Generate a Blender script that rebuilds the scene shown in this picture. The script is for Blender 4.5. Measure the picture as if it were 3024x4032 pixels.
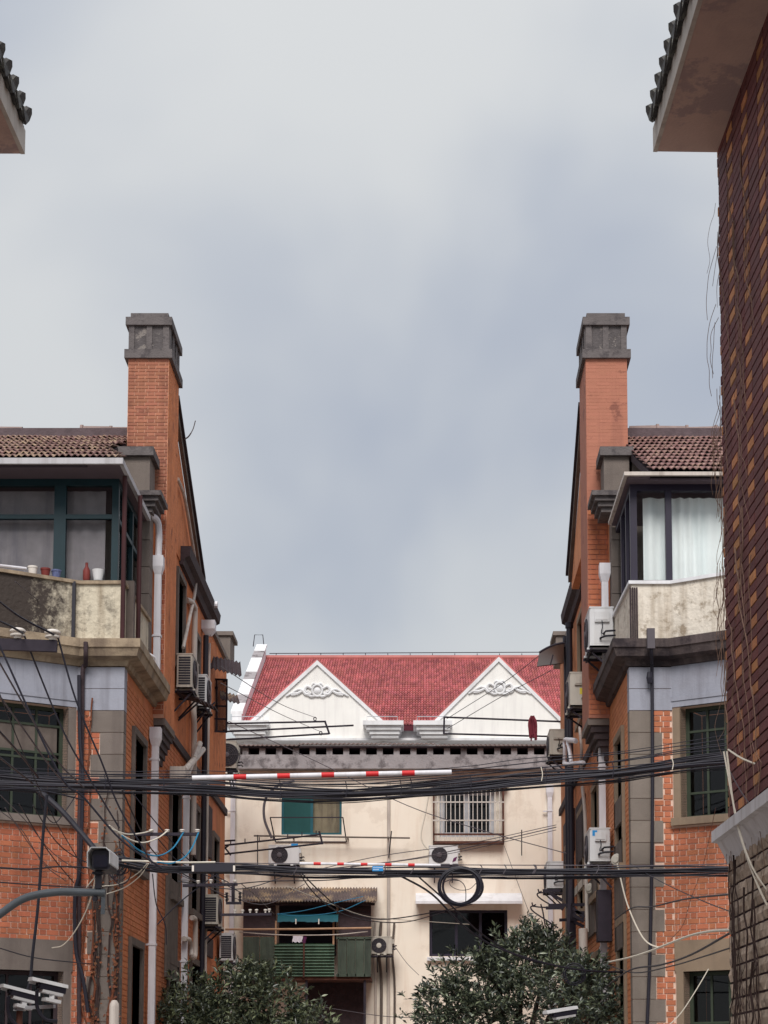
import bpy, bmesh, math, random
from mathutils import Vector, Matrix
random.seed(7)
R = math.radians
SC = bpy.context.scene
for _o in list(bpy.data.objects): bpy.data.objects.remove(_o)

# ---------------------------------------------------------------- camera
TILT, FPX, VX, HY = R(5.87), 7200.0, 1675.0, 4300.0      # tilt, focal length, vanishing point (photo pixels)
PY = HY - FPX * math.tan(TILT)
EYE = 1.6
cam_d = bpy.data.cameras.new('camera'); cam = bpy.data.objects.new('camera', cam_d)
SC.collection.objects.link(cam)
cam.location = (0, 0, EYE); cam.rotation_euler = (R(90) + TILT, 0, 0)
cam_d.sensor_fit = 'HORIZONTAL'; cam_d.sensor_width = 36.0; cam_d.lens = FPX / 3024 * 36
cam_d.shift_x = (1512 - VX) / 3024; cam_d.shift_y = (PY - 2016) / 3024
cam_d.clip_start = 0.1; cam_d.clip_end = 3000
SC.camera = cam

# ---------------------------------------------------------------- sky, sun, exposure
SUN_DIR = Vector((-0.04, -0.80, 0.78)).normalized()     # towards the sun: behind the camera, left
W = bpy.data.worlds.new('World'); SC.world = W; W.use_nodes = True
nt = W.node_tree; nt.nodes.clear()
def wn(t, **k):
    n = nt.nodes.new(t)
    for a, b in k.items(): setattr(n, a, b)
    return n
def wl(a, b): nt.links.new(a, b)
out = wn('ShaderNodeOutputWorld'); bg = wn('ShaderNodeBackground'); bg.inputs[1].default_value = 0.1
sky = wn('ShaderNodeTexSky', sky_type='NISHITA', sun_disc=False)
sky.sun_elevation = math.asin(SUN_DIR.z); sky.sun_rotation = math.atan2(SUN_DIR.x, SUN_DIR.y)
tc = wn('ShaderNodeTexCoord'); sep = wn('ShaderNodeSeparateXYZ'); wl(tc.outputs['Generated'], sep.inputs[0])
# flat cloud deck: project the view direction on a plane overhead
dv = wn('ShaderNodeVectorMath', operation='DIVIDE'); den = wn('ShaderNodeMath', operation='ADD')
ab = wn('ShaderNodeMath', operation='ABSOLUTE'); wl(sep.outputs[2], ab.inputs[0]); wl(ab.outputs[0], den.inputs[0]); den.inputs[1].default_value = 0.7
cb = wn('ShaderNodeCombineXYZ'); [wl(den.outputs[0], cb.inputs[i]) for i in range(3)]
wl(tc.outputs['Generated'], dv.inputs[0]); wl(cb.outputs[0], dv.inputs[1])
mp = wn('ShaderNodeMapping'); mp.inputs['Location'].default_value = (-0.62, 1.08, 2.52); mp.inputs['Scale'].default_value = (1.0, 1.0, 0.6)
wl(dv.outputs[0], mp.inputs[0])
nz = wn('ShaderNodeTexNoise'); nz.inputs['Scale'].default_value = 3.4; nz.inputs['Detail'].default_value = 4.0; nz.inputs['Roughness'].default_value = 0.45; nz.inputs['Distortion'].default_value = 0.35
wl(mp.outputs[0], nz.inputs['Vector'])
rp = wn('ShaderNodeValToRGB'); cr = rp.color_ramp; cr.interpolation = 'EASE'
cr.elements[0].position = 0.33; cr.elements[0].color = (2.1, 2.28, 2.64, 1)
cr.elements[1].position = 0.60; cr.elements[1].color = (3.3, 3.35, 3.35, 1)
wl(nz.outputs[0], rp.inputs[0])
# an overcast sky brightens steadily from the horizon to the zenith: (1 + 2 sin h) / 3
mx = wn('ShaderNodeMath', operation='MAXIMUM'); wl(sep.outputs[2], mx.inputs[0]); mx.inputs[1].default_value = 0.0
ma = wn('ShaderNodeMath', operation='MULTIPLY_ADD'); wl(mx.outputs[0], ma.inputs[0]); ma.inputs[1].default_value = 0.55; ma.inputs[2].default_value = 0.86
vm = wn('ShaderNodeVectorMath', operation='SCALE'); wl(rp.outputs[0], vm.inputs[0]); wl(ma.outputs[0], vm.inputs['Scale'])
mixw = wn('ShaderNodeMixRGB'); mixw.inputs[0].default_value = 0.93
wl(sky.outputs[0], mixw.inputs[1]); wl(vm.outputs[0], mixw.inputs[2])
wl(mixw.outputs[0], bg.inputs[0]); wl(bg.outputs[0], out.inputs[0])
sl = bpy.data.lights.new('sun', 'SUN'); so = bpy.data.objects.new('sun', sl); SC.collection.objects.link(so)
sl.energy = 1.5; sl.angle = R(28); sl.color = (1.0, 0.955, 0.90)
so.rotation_euler = SUN_DIR.to_track_quat('Z', 'Y').to_euler(); so.location = (-10, -10, 30)
vs = SC.view_settings; vs.view_transform = 'Standard'; vs.look = 'None'; vs.gamma = 1.0; vs.exposure = 0.95; vs.use_curve_mapping = False
SC.render.engine = 'CYCLES'; SC.cycles.max_bounces = 6; SC.cycles.use_denoising = True

# ---------------------------------------------------------------- survey: photo points carried along their sight line to a known wall
ZN = {'S': (0, 0, 1), 'A': (0, 1200, .5425), 'B': (0, 2100, .5425), 'C': (0, 3032, .5425), 'D': (2124, 1200, .5425), 'E': (2124, 2100, .5425),
      'F': (2124, 3032, .5425), 'G': (800, 2500, .9042), 'H': (800, 3232, .9042), 'I': (2424, 0, .3617), 'J': (0, 100, .2712), 'K': (2724, 1800, .3614),
      'L': (2724, 3000, .4666), 'M': (550, 2300, .3617), 'N': (2080, 2300, .3617), 'O': (550, 3100, .4069), 'Q': (2080, 3100, .4069),
      'T': (1000, 3050, .4219), 'U': (1650, 3040, .3315), 'V': (900, 3440, .4219), 'X': (2820, 2400, .2713), 'Y': (0, 3300, .3309), 'R': (900, 2550, .4219)}
def sight(z, x, y):
    o = ZN[z]; px, py = o[0] + x * o[2], o[1] + y * o[2]
    xc, yc = (px - VX) / FPX, (PY - py) / FPX
    return Vector((xc, math.cos(TILT) - yc * math.sin(TILT), math.sin(TILT) + yc * math.cos(TILT)))
def at(z, x, y, Y):
    a = sight(z, x, y); a = a * (Y / a.y); a.z += EYE; return a
def onx(z, x, y, X):
    a = sight(z, x, y); a = a * (X / a.x); a.z += EYE; return a

# ---------------------------------------------------------------- mesh helpers
COL = SC.collection
def V(*a): return Vector(a)
class Fr:
    """a wall's own axes: u along it, d out of it, z up"""
    def __init__(s, O, U, N): s.O, s.U, s.N = Vector(O), Vector(U).normalized(), Vector(N).normalized()
    def p(s, u, d, z): return s.O + s.U * u + s.N * d + V(0, 0, z)
WORLD = Fr((0, 0, 0), (1, 0, 0), (0, 1, 0))
class MB:
    def __init__(s): s.v = []; s.f = []; s.m = []; s.cur = 0
    def add(s, vs, fs):
        b = len(s.v); s.v += [Vector(q) for q in vs]; s.f += [tuple(b + i for i in f) for f in fs]; s.m += [s.cur] * len(fs); return s
    def fb(s, F, u0, u1, d0, d1, z0, z1):
        q = [F.p(u, d, z) for z in (z0, z1) for d in (d0, d1) for u in (u0, u1)]
        return s.add(q, [(0, 1, 3, 2), (4, 6, 7, 5), (0, 4, 5, 1), (2, 3, 7, 6), (0, 2, 6, 4), (1, 5, 7, 3)])
    def box(s, a, b): return s.fb(WORLD, a[0], b[0], a[1], b[1], a[2], b[2])
    def bar(s, a, b, w, h=None, up=(0, 0, 1)):
        a, b = Vector(a), Vector(b); h = h or w; d = (b - a).normalized(); u = Vector(up)
        if abs(d.dot(u)) > .98: u = V(0, 1, 0)
        x = d.cross(u).normalized(); y = x.cross(d)
        q = [c + x * i * w / 2 + y * j * h / 2 for c in (a, b) for j in (-1, 1) for i in (-1, 1)]
        return s.add(q, [(0, 1, 3, 2), (4, 6, 7, 5), (0, 4, 5, 1), (2, 3, 7, 6), (0, 2, 6, 4), (1, 5, 7, 3)])
    def tube(s, pts, r, n=6, cap=True):
        pts = [Vector(p) for p in pts]; rs = r if isinstance(r, (list, tuple)) else [r] * len(pts)
        b = len(s.v); prev = None
        for i, p in enumerate(pts):
            t = (pts[min(i + 1, len(pts) - 1)] - pts[max(i - 1, 0)]).normalized()
            if prev is None:
                u = V(0, 0, 1) if abs(t.z) < .9 else V(0, 1, 0); x = t.cross(u).normalized()
            else:
                x = (prev - t * prev.dot(t));
                x = x.normalized() if x.length > 1e-6 else t.orthogonal().normalized()
            prev = x; y = t.cross(x)
            for k in range(n):
                a = 2 * math.pi * k / n; s.v.append(p + (x * math.cos(a) + y * math.sin(a)) * rs[i])
        fs = [(b + i * n + k, b + i * n + (k + 1) % n, b + (i + 1) * n + (k + 1) % n, b + (i + 1) * n + k) for i in range(len(pts) - 1) for k in range(n)]
        if cap: fs += [tuple(b + k for k in range(n))[::-1], tuple(b + (len(pts) - 1) * n + k for k in range(n))]
        s.f += fs; s.m += [s.cur] * len(fs); return s
    def cyl(s, a, b, r, n=12, r2=None): return s.tube([a, b], [r, r if r2 is None else r2], n)
    def lathe(s, c, prof, n=12, ax=(0, 0, 1)):
        ax = Vector(ax).normalized(); return s.tube_prof(Vector(c), ax, prof, n)
    def tube_prof(s, c, ax, prof, n):
        x = ax.orthogonal().normalized(); y = ax.cross(x); b = len(s.v)
        for r, h in prof:
            for k in range(n):
                a = 2 * math.pi * k / n; s.v.append(c + ax * h + (x * math.cos(a) + y * math.sin(a)) * max(r, 1e-4))
        fs = [(b + i * n + k, b + i * n + (k + 1) % n, b + (i + 1) * n + (k + 1) % n, b + (i + 1) * n + k) for i in range(len(prof) - 1) for k in range(n)]
        fs += [tuple(b + k for k in range(n))[::-1], tuple(b + (len(prof) - 1) * n + k for k in range(n))]
        s.f += fs; s.m += [s.cur] * len(fs); return s
    def prism(s, poly, ext):
        """closed polygon pushed along ext"""
        n = len(poly); ext = Vector(ext); q = [Vector(p) for p in poly]; q += [p + ext for p in q]
        return s.add(q, [tuple(range(n))[::-1], tuple(range(n, 2 * n))] + [(i, (i + 1) % n, n + (i + 1) % n, n + i) for i in range(n)])
    def holed(s, F, th, u0, u1, z0, z1, holes):
        us = sorted({u0, u1, *[min(max(h[i], u0), u1) for h in holes for i in (0, 1)]}); zs = sorted({z0, z1, *[min(max(h[i], z0), z1) for h in holes for i in (2, 3)]})
        for a, b in zip(us, us[1:]):
            run = None
            for c, d in zip(zs, zs[1:]):
                mu, mz = (a + b) / 2, (c + d) / 2
                solid = not any(h[0] < mu < h[1] and h[2] < mz < h[3] for h in holes)
                if solid: run = (run[0], d) if run else (c, d)
                if not solid and run: s.fb(F, a, b, -th, 0, *run); run = None
            if run: s.fb(F, a, b, -th, 0, *run)
        return s
    def sweep(s, path, prof, sgn):
        """moulding: profile (out, z) carried along a plan path with mitred corners; sgn turns out to the right or left of the path"""
        P = [Vector(p).to_2d() for p in path]; n = len(P); nor = []
        for i in range(n - 1):
            d = (P[i + 1] - P[i]).normalized(); nor.append(Vector((d.y, -d.x)) * sgn)
        b = len(s.v); k = len(prof)
        for i in range(n):
            if i == 0: m = nor[0]
            elif i == n - 1: m = nor[-1]
            else:
                m = (nor[i - 1] + nor[i]).normalized(); m = m / max(.3, m.dot(nor[i]))
            for o, z in prof: q = P[i] + m * o; s.v.append(V(q.x, q.y, z))
        fs = [(b + i * k + j, b + (i + 1) * k + j, b + (i + 1) * k + (j + 1) % k, b + i * k + (j + 1) % k) for i in range(n - 1) for j in range(k)]
        fs += [tuple(b + j for j in range(k)), tuple(b + (n - 1) * k + j for j in range(k))[::-1]]
        s.f += fs; s.m += [s.cur] * len(fs); return s
    def mesh(s, name, mats, smooth=False, off=None):
        me = bpy.data.meshes.new(name)
        vs = s.v if off is None else [q - off for q in s.v]
        me.from_pydata([tuple(q) for q in vs], [], s.f)
        for m in (mats if isinstance(mats, (list, tuple)) else [mats]): me.materials.append(m)
        if any(s.m): me.polygons.foreach_set('material_index', s.m)
        if len(s.f) < 60000:
            bm = bmesh.new(); bm.from_mesh(me); bmesh.ops.recalc_face_normals(bm, faces=bm.faces); bm.to_mesh(me); bm.free()
        if smooth:
            me.polygons.foreach_set('use_smooth', [True] * len(me.polygons))
            if smooth != 'all': me.set_sharp_from_angle(angle=R(38))
        me.update(); return me
    def build(s, name, mats, parent=None, smooth=False, kind=None):
        """parent given: vertices are in world axes, the root stands unrotated at ORG[parent]"""
        off = ORG.get(parent.name) if parent else None
        o = bpy.data.objects.new(name, s.mesh(name, mats, smooth, off)); COL.objects.link(o)
        if parent: o.parent = parent; ORG[o.name] = off if off is not None else V(0, 0, 0)
        if kind: o['kind'] = kind
        return o
ORG = {}
def tag(o, label, cat=None, group=None):
    o['label'] = label
    if cat: o['category'] = cat
    if group: o['group'] = group
    return o
def thing(name, label, cat, loc=(0, 0, 0), group=None):
    o = bpy.data.objects.new(name, None); COL.objects.link(o); o.location = loc; o.empty_display_size = .2
    ORG[o.name] = Vector(loc); return tag(o, label, cat, group)
def rep(name, me, parent, loc, rot=None, scale=None):
    o = bpy.data.objects.new(name, me); COL.objects.link(o); o.parent = parent
    M = Matrix.Translation(Vector(loc) - ORG.get(parent.name, V(0, 0, 0)))
    if rot is not None: M = M @ rot.to_4x4()
    if scale is not None: M = M @ Matrix.Diagonal((*scale, 1))
    o.matrix_local = M; return o
def axes(F): return Matrix((F.U, F.N, V(0, 0, 1))).transposed()
def spline(pts, k=6):
    P = [Vector(p) for p in pts]
    if len(P) < 3: return P
    P = [P[0] * 2 - P[1]] + P + [P[-1] * 2 - P[-2]]; o = []
    for i in range(1, len(P) - 2):
        a, b, c, d = P[i - 1:i + 3]
        for j in range(k):
            t = j / k
            o.append(.5 * (2 * b + (c - a) * t + (2 * a - 5 * b + 4 * c - d) * t * t + (3 * b - a - 3 * c + d) * t ** 3))
    o.append(P[-2]); return o

# ---------------------------------------------------------------- materials
def lin(c):
    f = lambda x: x / 12.92 if x <= .04045 else ((x + .055) / 1.055) ** 2.4
    return tuple(f(x / 255) for x in c)
def mat(name, col, rough=.85, var=.12, vs=2.5, bump=0., bs=40., spec=.3, metal=0., rand=0., streak=None, stain=None, tint=None, sharp=None, blob=None):
    """col in sRGB; var: cloudy tone; rand: per piece tone; streak/stain: (sRGB, amount, scale) grime with its own shape"""
    m = bpy.data.materials.new(name); m.use_nodes = True; t = m.node_tree; N = t.nodes; L = t.links
    b = N['Principled BSDF']; b.inputs['Roughness'].default_value = rough; b.inputs['Metallic'].default_value = metal
    b.inputs['Specular IOR Level'].default_value = spec
    geo = N.new('ShaderNodeNewGeometry'); P = geo.outputs['Position']
    def noise(scale, det=4, vec=None, ro=.55):
        n = N.new('ShaderNodeTexNoise'); n.inputs['Scale'].default_value = scale; n.inputs['Detail'].default_value = det; n.inputs['Roughness'].default_value = ro
        L.new(vec or P, n.inputs['Vector']); return n.outputs[0]
    def mixc(f, a, c, mode='MIX'):
        x = N.new('ShaderNodeMixRGB'); x.blend_type = mode
        if hasattr(f, 'links'): L.new(f, x.inputs[0])
        else: x.inputs[0].default_value = f
        for i, q in ((1, a), (2, c)):
            if hasattr(q, 'links'): L.new(q, x.inputs[i])
            else: x.inputs[i].default_value = (*q, 1)
        return x.outputs[0]
    def ramp(f, lo, hi):
        r = N.new('ShaderNodeMapRange'); r.inputs[1].default_value = lo; r.inputs[2].default_value = hi; L.new(f, r.inputs[0]); return r.outputs[0]
    base = lin(col); c = base
    if var:
        f = ramp(noise(vs, 6, None, .62), .28, .72)
        c = mixc(f, tuple(x * (1 - var) for x in base), tuple(min(1, x * (1 + var)) for x in base))
    if tint:
        c = mixc(ramp(noise(tint[2], 3), .42, .66), c, lin(tint[0])) if tint[1] >= 1 else mixc(N_mul(N, L, ramp(noise(tint[2], 3), .42, .66), tint[1]), c, lin(tint[0]))
    if rand:
        oi = N.new('ShaderNodeObjectInfo'); ad = N.new('ShaderNodeMath'); ad.operation = 'ADD'; L.new(oi.outputs['Random'], ad.inputs[0]); L.new(geo.outputs['Random Per Island'], ad.inputs[1])
        fr = N.new('ShaderNodeMath'); fr.operation = 'FRACT'; L.new(ad.outputs[0], fr.inputs[0])
        h = N.new('ShaderNodeHueSaturation'); L.new(c, h.inputs['Color']) if hasattr(c, 'links') else setattr(h.inputs['Color'], 'default_value', (*c, 1))
        mr = N.new('ShaderNodeMapRange'); mr.inputs[3].default_value = 1 - rand; mr.inputs[4].default_value = 1 + rand; L.new(fr.outputs[0], mr.inputs[0]); L.new(mr.outputs[0], h.inputs['Value'])
        mh = N.new('ShaderNodeMapRange'); mh.inputs[3].default_value = .5 - rand * .03; mh.inputs[4].default_value = .5 + rand * .03
        f2 = N.new('ShaderNodeMath'); f2.operation = 'PINGPONG'; f2.inputs[1].default_value = .37; L.new(fr.outputs[0], f2.inputs[0])
        L.new(f2.outputs[0], mh.inputs[0]); mh.inputs[2].default_value = .37; L.new(mh.outputs[0], h.inputs['Hue'])
        c = h.outputs[0]
    if streak:
        mpn = N.new('ShaderNodeMapping'); mpn.inputs['Scale'].default_value = (streak[2], streak[2], streak[2] * .09); L.new(P, mpn.inputs[0])
        f = N_mul(N, L, ramp(noise(1.0, 5, mpn.outputs[0], .6), .48, .72), streak[1]); c = mixc(f, c, lin(streak[0]))
    if stain:
        lo, hi = sharp or (.5, .62)
        f = N_mul(N, L, ramp(noise(stain[2], 8, None, .68), lo, hi), stain[1]); c = mixc(f, c, lin(stain[0]))
    if blob:      # one big patch of mould, ragged at the rim
        vd = N.new('ShaderNodeVectorMath'); vd.operation = 'DISTANCE'; L.new(P, vd.inputs[0]); vd.inputs[1].default_value = blob[0]
        ns = N.new('ShaderNodeMath'); ns.operation = 'MULTIPLY_ADD'; L.new(noise(9, 8, None, .75), ns.inputs[0]); ns.inputs[1].default_value = 2.3; L.new(vd.outputs['Value'], ns.inputs[2])
        c = mixc(ramp(ns.outputs[0], blob[1] + 1.35, blob[1] + .7), c, lin(blob[2]))
    if hasattr(c, 'links'): L.new(c, b.inputs['Base Color'])
    else: b.inputs['Base Color'].default_value = (*c, 1)
    if bump:
        bn = N.new('ShaderNodeBump'); bn.inputs['Strength'].default_value = bump; bn.inputs['Distance'].default_value = .02
        L.new(noise(bs, 5), bn.inputs['Height']); L.new(bn.outputs[0], b.inputs['Normal'])
    return m
def N_mul(N, L, f, k):
    x = N.new('ShaderNodeMath'); x.operation = 'MULTIPLY'; L.new(f, x.inputs[0]); x.inputs[1].default_value = k; return x.outputs[0]
def glass(name, tint=(.97, .98, .98), refl=.10):
    m = bpy.data.materials.new(name); m.use_nodes = True; t = m.node_tree; t.nodes.clear()
    o = t.nodes.new('ShaderNodeOutputMaterial'); mx = t.nodes.new('ShaderNodeMixShader'); tr = t.nodes.new('ShaderNodeBsdfTransparent'); gl = t.nodes.new('ShaderNodeBsdfGlossy')
    tr.inputs[0].default_value = (*tint, 1); gl.inputs['Roughness'].default_value = .03; fr = t.nodes.new('ShaderNodeLayerWeight'); fr.inputs[0].default_value = refl
    t.links.new(fr.outputs['Fresnel'], mx.inputs[0]); t.links.new(tr.outputs[0], mx.inputs[1]); t.links.new(gl.outputs[0], mx.inputs[2]); t.links.new(mx.outputs[0], o.inputs[0]); return m
M = {}
def dm(k, *a, **kw): M[k] = mat(k, *a, **kw)
dm('brick_l', (178, 106, 78), var=.12, vs=3, bump=.25, bs=60, rand=.16, streak=((96, 52, 44), .35, 5))
dm('brick_r', (182, 112, 82), var=.10, vs=3, bump=.25, bs=60, rand=.13, streak=((120, 62, 48), .3, 5))
dm('brick_ch', (164, 108, 86), var=.10, vs=3, bump=.2, bs=60, rand=.16, streak=((108, 66, 56), .45, 5), stain=((112, 70, 60), .5, 4), sharp=(.56, .66))
dm('brick_chr', (174, 116, 96), var=.06, vs=3, bump=.15, bs=60, rand=.04, stain=((120, 76, 66), .7, 3.4), sharp=(.58, .64), streak=((128, 84, 74), .45, 5))
dm('mortar_l', (228, 198, 180), var=.12, vs=6, bump=.3, bs=90, streak=((150, 110, 90), .5, 6))
dm('mortar_r', (228, 198, 180), var=.10, vs=6, bump=.3, bs=90)
dm('stucco_l', (206, 126, 80), var=.18, vs=2.2, bump=1.0, bs=14, stain=((112, 60, 44), .75, 3.2), sharp=(.55, .68), streak=((110, 66, 52), .4, 4))
dm('stucco_r', (206, 138, 98), var=.14, vs=2.2, bump=1.0, bs=14, stain=((150, 82, 56), .6, 3.2), sharp=(.55, .68))
dm('side_l', (198, 124, 84), var=.14, vs=2.2, bump=.4, bs=40, rand=.10, streak=((100, 58, 46), .4, 4))
dm('side_r', (200, 132, 92), var=.12, vs=2.2, bump=.4, bs=40, rand=.10)
dm('stone', (120, 110, 104), var=.12, vs=4, bump=.35, bs=90, rand=.10, streak=((78, 68, 66), .45, 5))
dm('stone_r', (128, 118, 110), var=.12, vs=4, bump=.35, bs=90, rand=.10, streak=((92, 82, 76), .4, 5))
dm('stone_tan', (140, 122, 104), var=.10, vs=4, bump=.3, bs=90, streak=((96, 82, 74), .4, 5))
dm('paint_band', (154, 156, 168), var=.08, vs=3, bump=.2, bs=30, streak=((112, 110, 118), .6, 6), stain=((126, 124, 132), .5, 3), sharp=(.5, .7))
dm('cornice_l', (164, 146, 124), var=.15, vs=3, bump=.3, bs=40, streak=((92, 76, 66), .6, 5), stain=((80, 66, 58), .5, 2))
dm('cornice_r', (78, 68, 68), var=.25, vs=3, bump=.4, bs=30, stain=((36, 30, 36), .8, 2.5), streak=((120, 108, 104), .4, 6))
dm('chim_stone', (104, 98, 98), var=.20, vs=3, bump=.5, bs=35, stain=((56, 52, 56), .6, 5))
dm('chim_panel', (90, 85, 86), var=.25, vs=8, bump=.6, bs=35, stain=((150, 142, 136), .6, 9), sharp=(.56, .6))
dm('dark_mould', (70, 60, 62), var=.2, vs=4, bump=.4, bs=30)
dm('rough_l', (206, 196, 176), var=.10, vs=4, bump=1.0, bs=16, stain=((70, 60, 54), .8, 3.0), sharp=(.54, .68), streak=((120, 100, 78), .6, 7), blob=((-5.75, 23.4, 8.0), 1.15, (66, 58, 54)))
dm('rough_r', (222, 213, 200), var=.08, vs=4, bump=1.0, bs=13, stain=((132, 114, 92), .75, 5), sharp=(.55, .66), streak=((150, 132, 110), .6, 8))
dm('white_paint', (226, 226, 230), rough=.6, var=.06, vs=3, bump=.1, streak=((170, 166, 164), .35, 6))
dm('pvc', (222, 220, 226), rough=.45, var=.05, vs=4, streak=((160, 150, 146), .4, 9))
dm('pvc_old', (196, 186, 178), rough=.5, var=.08, vs=4, streak=((120, 106, 98), .5, 9))
dm('teal', (14, 44, 52), rough=.5, var=.12, vs=6, streak=((20, 44, 54), .4, 8))
dm('black_frame', (42, 37, 54), rough=.45, var=.1)
dm('maroon', (66, 34, 36), rough=.6, var=.15, streak=((40, 24, 30), .5, 8))
dm('green_frame', (58, 66, 54), rough=.6, var=.15, vs=8)
dm('wood_dark', (62, 50, 54), rough=.8, var=.3, vs=8, bump=.4)
dm('wood_grey', (104, 94, 88), rough=.85, var=.2, vs=5, streak=((66, 56, 56), .5, 7))
dm('interior', (48, 44, 56), rough=.9, var=.2)
dm('soffit', (100, 88, 96), rough=.9, var=.08)
dm('curtain_g', (128, 122, 126), rough=.9, var=.14, vs=5, streak=((86, 84, 96), .6, 6))
dm('curtain_t', (236, 240, 240), rough=.9, var=.05, vs=3, streak=((206, 220, 222), .5, 4))
dm('roof_tile', (126, 98, 96), rough=.9, var=.2, vs=5, bump=.4, bs=40, rand=.22, stain=((212, 188, 158), .7, 9), sharp=(.48, .6))
dm('roof_tile_r', (136, 104, 102), rough=.9, var=.2, vs=5, bump=.4, bs=40, rand=.18, stain=((206, 178, 158), .6, 9), sharp=(.5, .62))
dm('ridge', (146, 128, 124), rough=.9, var=.2, vs=5, bump=.4)
dm('shade_underlay', (58, 48, 54), rough=.95, var=.2, vs=6, bump=.5, bs=30)  # dark base colour painted as the shade in gaps under tiles and eaves
G_CLEAR = glass('pane_glass'); G_DARK = glass('pane_dark', (.5, .52, .56), .28)
dm('iron', (50, 44, 54), rough=.7, var=.2, vs=10, metal=.2)
dm('rust', (92, 58, 48), rough=.85, var=.3, vs=12, stain=((58, 36, 36), .7, 8))
dm('cable', (32, 30, 42), rough=.55, var=.1, spec=.4)
dm('cable_grey', (88, 82, 88), rough=.6, var=.1)
dm('cable_white', (214, 206, 192), rough=.6, var=.1)
dm('cable_blue', (44, 120, 156), rough=.6, var=.1)
dm('ac_white', (214, 214, 216), rough=.5, var=.05, vs=3, streak=((160, 152, 146), .35, 9))
dm('ac_old', (188, 182, 172), rough=.55, var=.08, vs=3, streak=((120, 108, 98), .5, 9))
dm('ac_dark', (44, 42, 50), rough=.6, var=.1)
dm('ceramic', (222, 214, 206), rough=.25, var=.06, spec=.5)
dm('red', (206, 44, 48), rough=.5, var=.06, streak=((150, 40, 44), .3, 8))
dm('blue_sign', (40, 140, 206), rough=.5, var=.04)
dm('yellow', (214, 196, 70), rough=.6, var=.05)
dm('fabric_white', (222, 216, 226), rough=.95, var=.06)
dm('fabric_purple', (96, 44, 84), rough=.95, var=.15)
dm('ink', (232, 234, 240), rough=.6, var=0)
dm('earth', (150, 144, 138), rough=.95, var=.2, vs=.6, bump=.4, bs=8)
dm('maroon_cloth', (110, 44, 56), rough=.95, var=.2, vs=10)
dm('tinted_sheet', (72, 64, 70), rough=.35, var=.15, vs=4, spec=.5)
dm('red_pot', (116, 48, 44), rough=.6, var=.1)
dm('blue_pot', (96, 104, 142), rough=.35, var=.35, vs=30)
dm('vine_red', (112, 66, 48), rough=.95, var=.3, vs=20)
dm('ridge_mortar', (96, 84, 88), rough=.95, var=.25, vs=6, bump=.5, bs=30)
dm('gutter_grey', (184, 182, 186), rough=.7, var=.08, vs=3, streak=((130, 124, 124), .5, 7))
dm('mortar_ch', (204, 158, 134), var=.12, vs=6, bump=.2, bs=90)
# ================================================================= ground
g = MB(); g.add([(-400, -50, 0), (400, -50, 0), (400, 900, 0), (-400, 900, 0)], [(0, 1, 2, 3)])
o = g.build('ground', M['earth']); o['kind'] = 'structure'; o['label'] = 'grey lane surface below the picture'

# ================================================================= bricks
def unit_box(name, m):
    b = MB(); b.box((-.5, -.5, -.5), (.5, .5, .5)); return b.mesh(name, m)
BRICK_ME = {}
def bond(lo, hi, z0, z1, course, S, H, J, holes=(), ph=0.):
    """bricks of a wall laid stretcher, header, stretcher; lo/hi may be functions of the height"""
    res = []; n = int(round((z1 - z0) / course))
    for i in range(n):
        z = z0 + (i + .5) * course
        a0 = lo(z) if callable(lo) else lo; b0 = hi(z) if callable(hi) else hi
        iv = [(a0, b0)]
        for h in holes:
            if h[2] < z < h[3]:
                nv = []
                for a, b in iv:
                    if h[0] > a: nv.append((a, min(b, h[0])))
                    if h[1] < b: nv.append((max(a, h[1]), b))
                iv = [q for q in nv if q[1] - q[0] > .01]
        u = min(a0, 0) - 2 * (S + H) + ph - (.5 * (S + H) if i % 2 else 0) + ((i * 7919) % 13 - 6) * .001; k = 0
        while u < b0:
            w = S if k % 2 == 0 else H
            for a, b in iv:
                p, q = max(u + J / 2, a + J / 2), min(u + w - J / 2, b - J / 2)
                if q - p > .018: res.append((p, q, z, course - J, k % 2))
            u += w; k += 1
    return res
def lay(items, parent_of, most, stuff_parent, stuff_name):
    """items: (F, a, b, z, h, material key, proud, parent, order). The ones that show largest become objects of their own"""
    items.sort(key=lambda q: q[8])
    for q in items[:most]:
        F, a, b, z, h, mk, pr, par, _ = q
        if mk not in BRICK_ME: BRICK_ME[mk] = unit_box('brick_' + mk, M[mk])
        jit = random.uniform(-.0015, .002)
        rep('brick', BRICK_ME[mk], par, F.p((a + b) / 2, pr + jit - .02, z), axes(F), (b - a, .04, h))
    rest = {}
    for q in items[most:]: rest.setdefault(q[5], []).append(q)
    for mk, qs in rest.items():
        b = MB()
        for F, a, c, z, h, _, pr, par, _ in qs: b.fb(F, a, c, -.01, pr + random.uniform(-.001, .002), z - h / 2, z + h / 2)
        o = b.build(stuff_name, M[mk], stuff_parent); o['kind'] = 'stuff'

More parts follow.
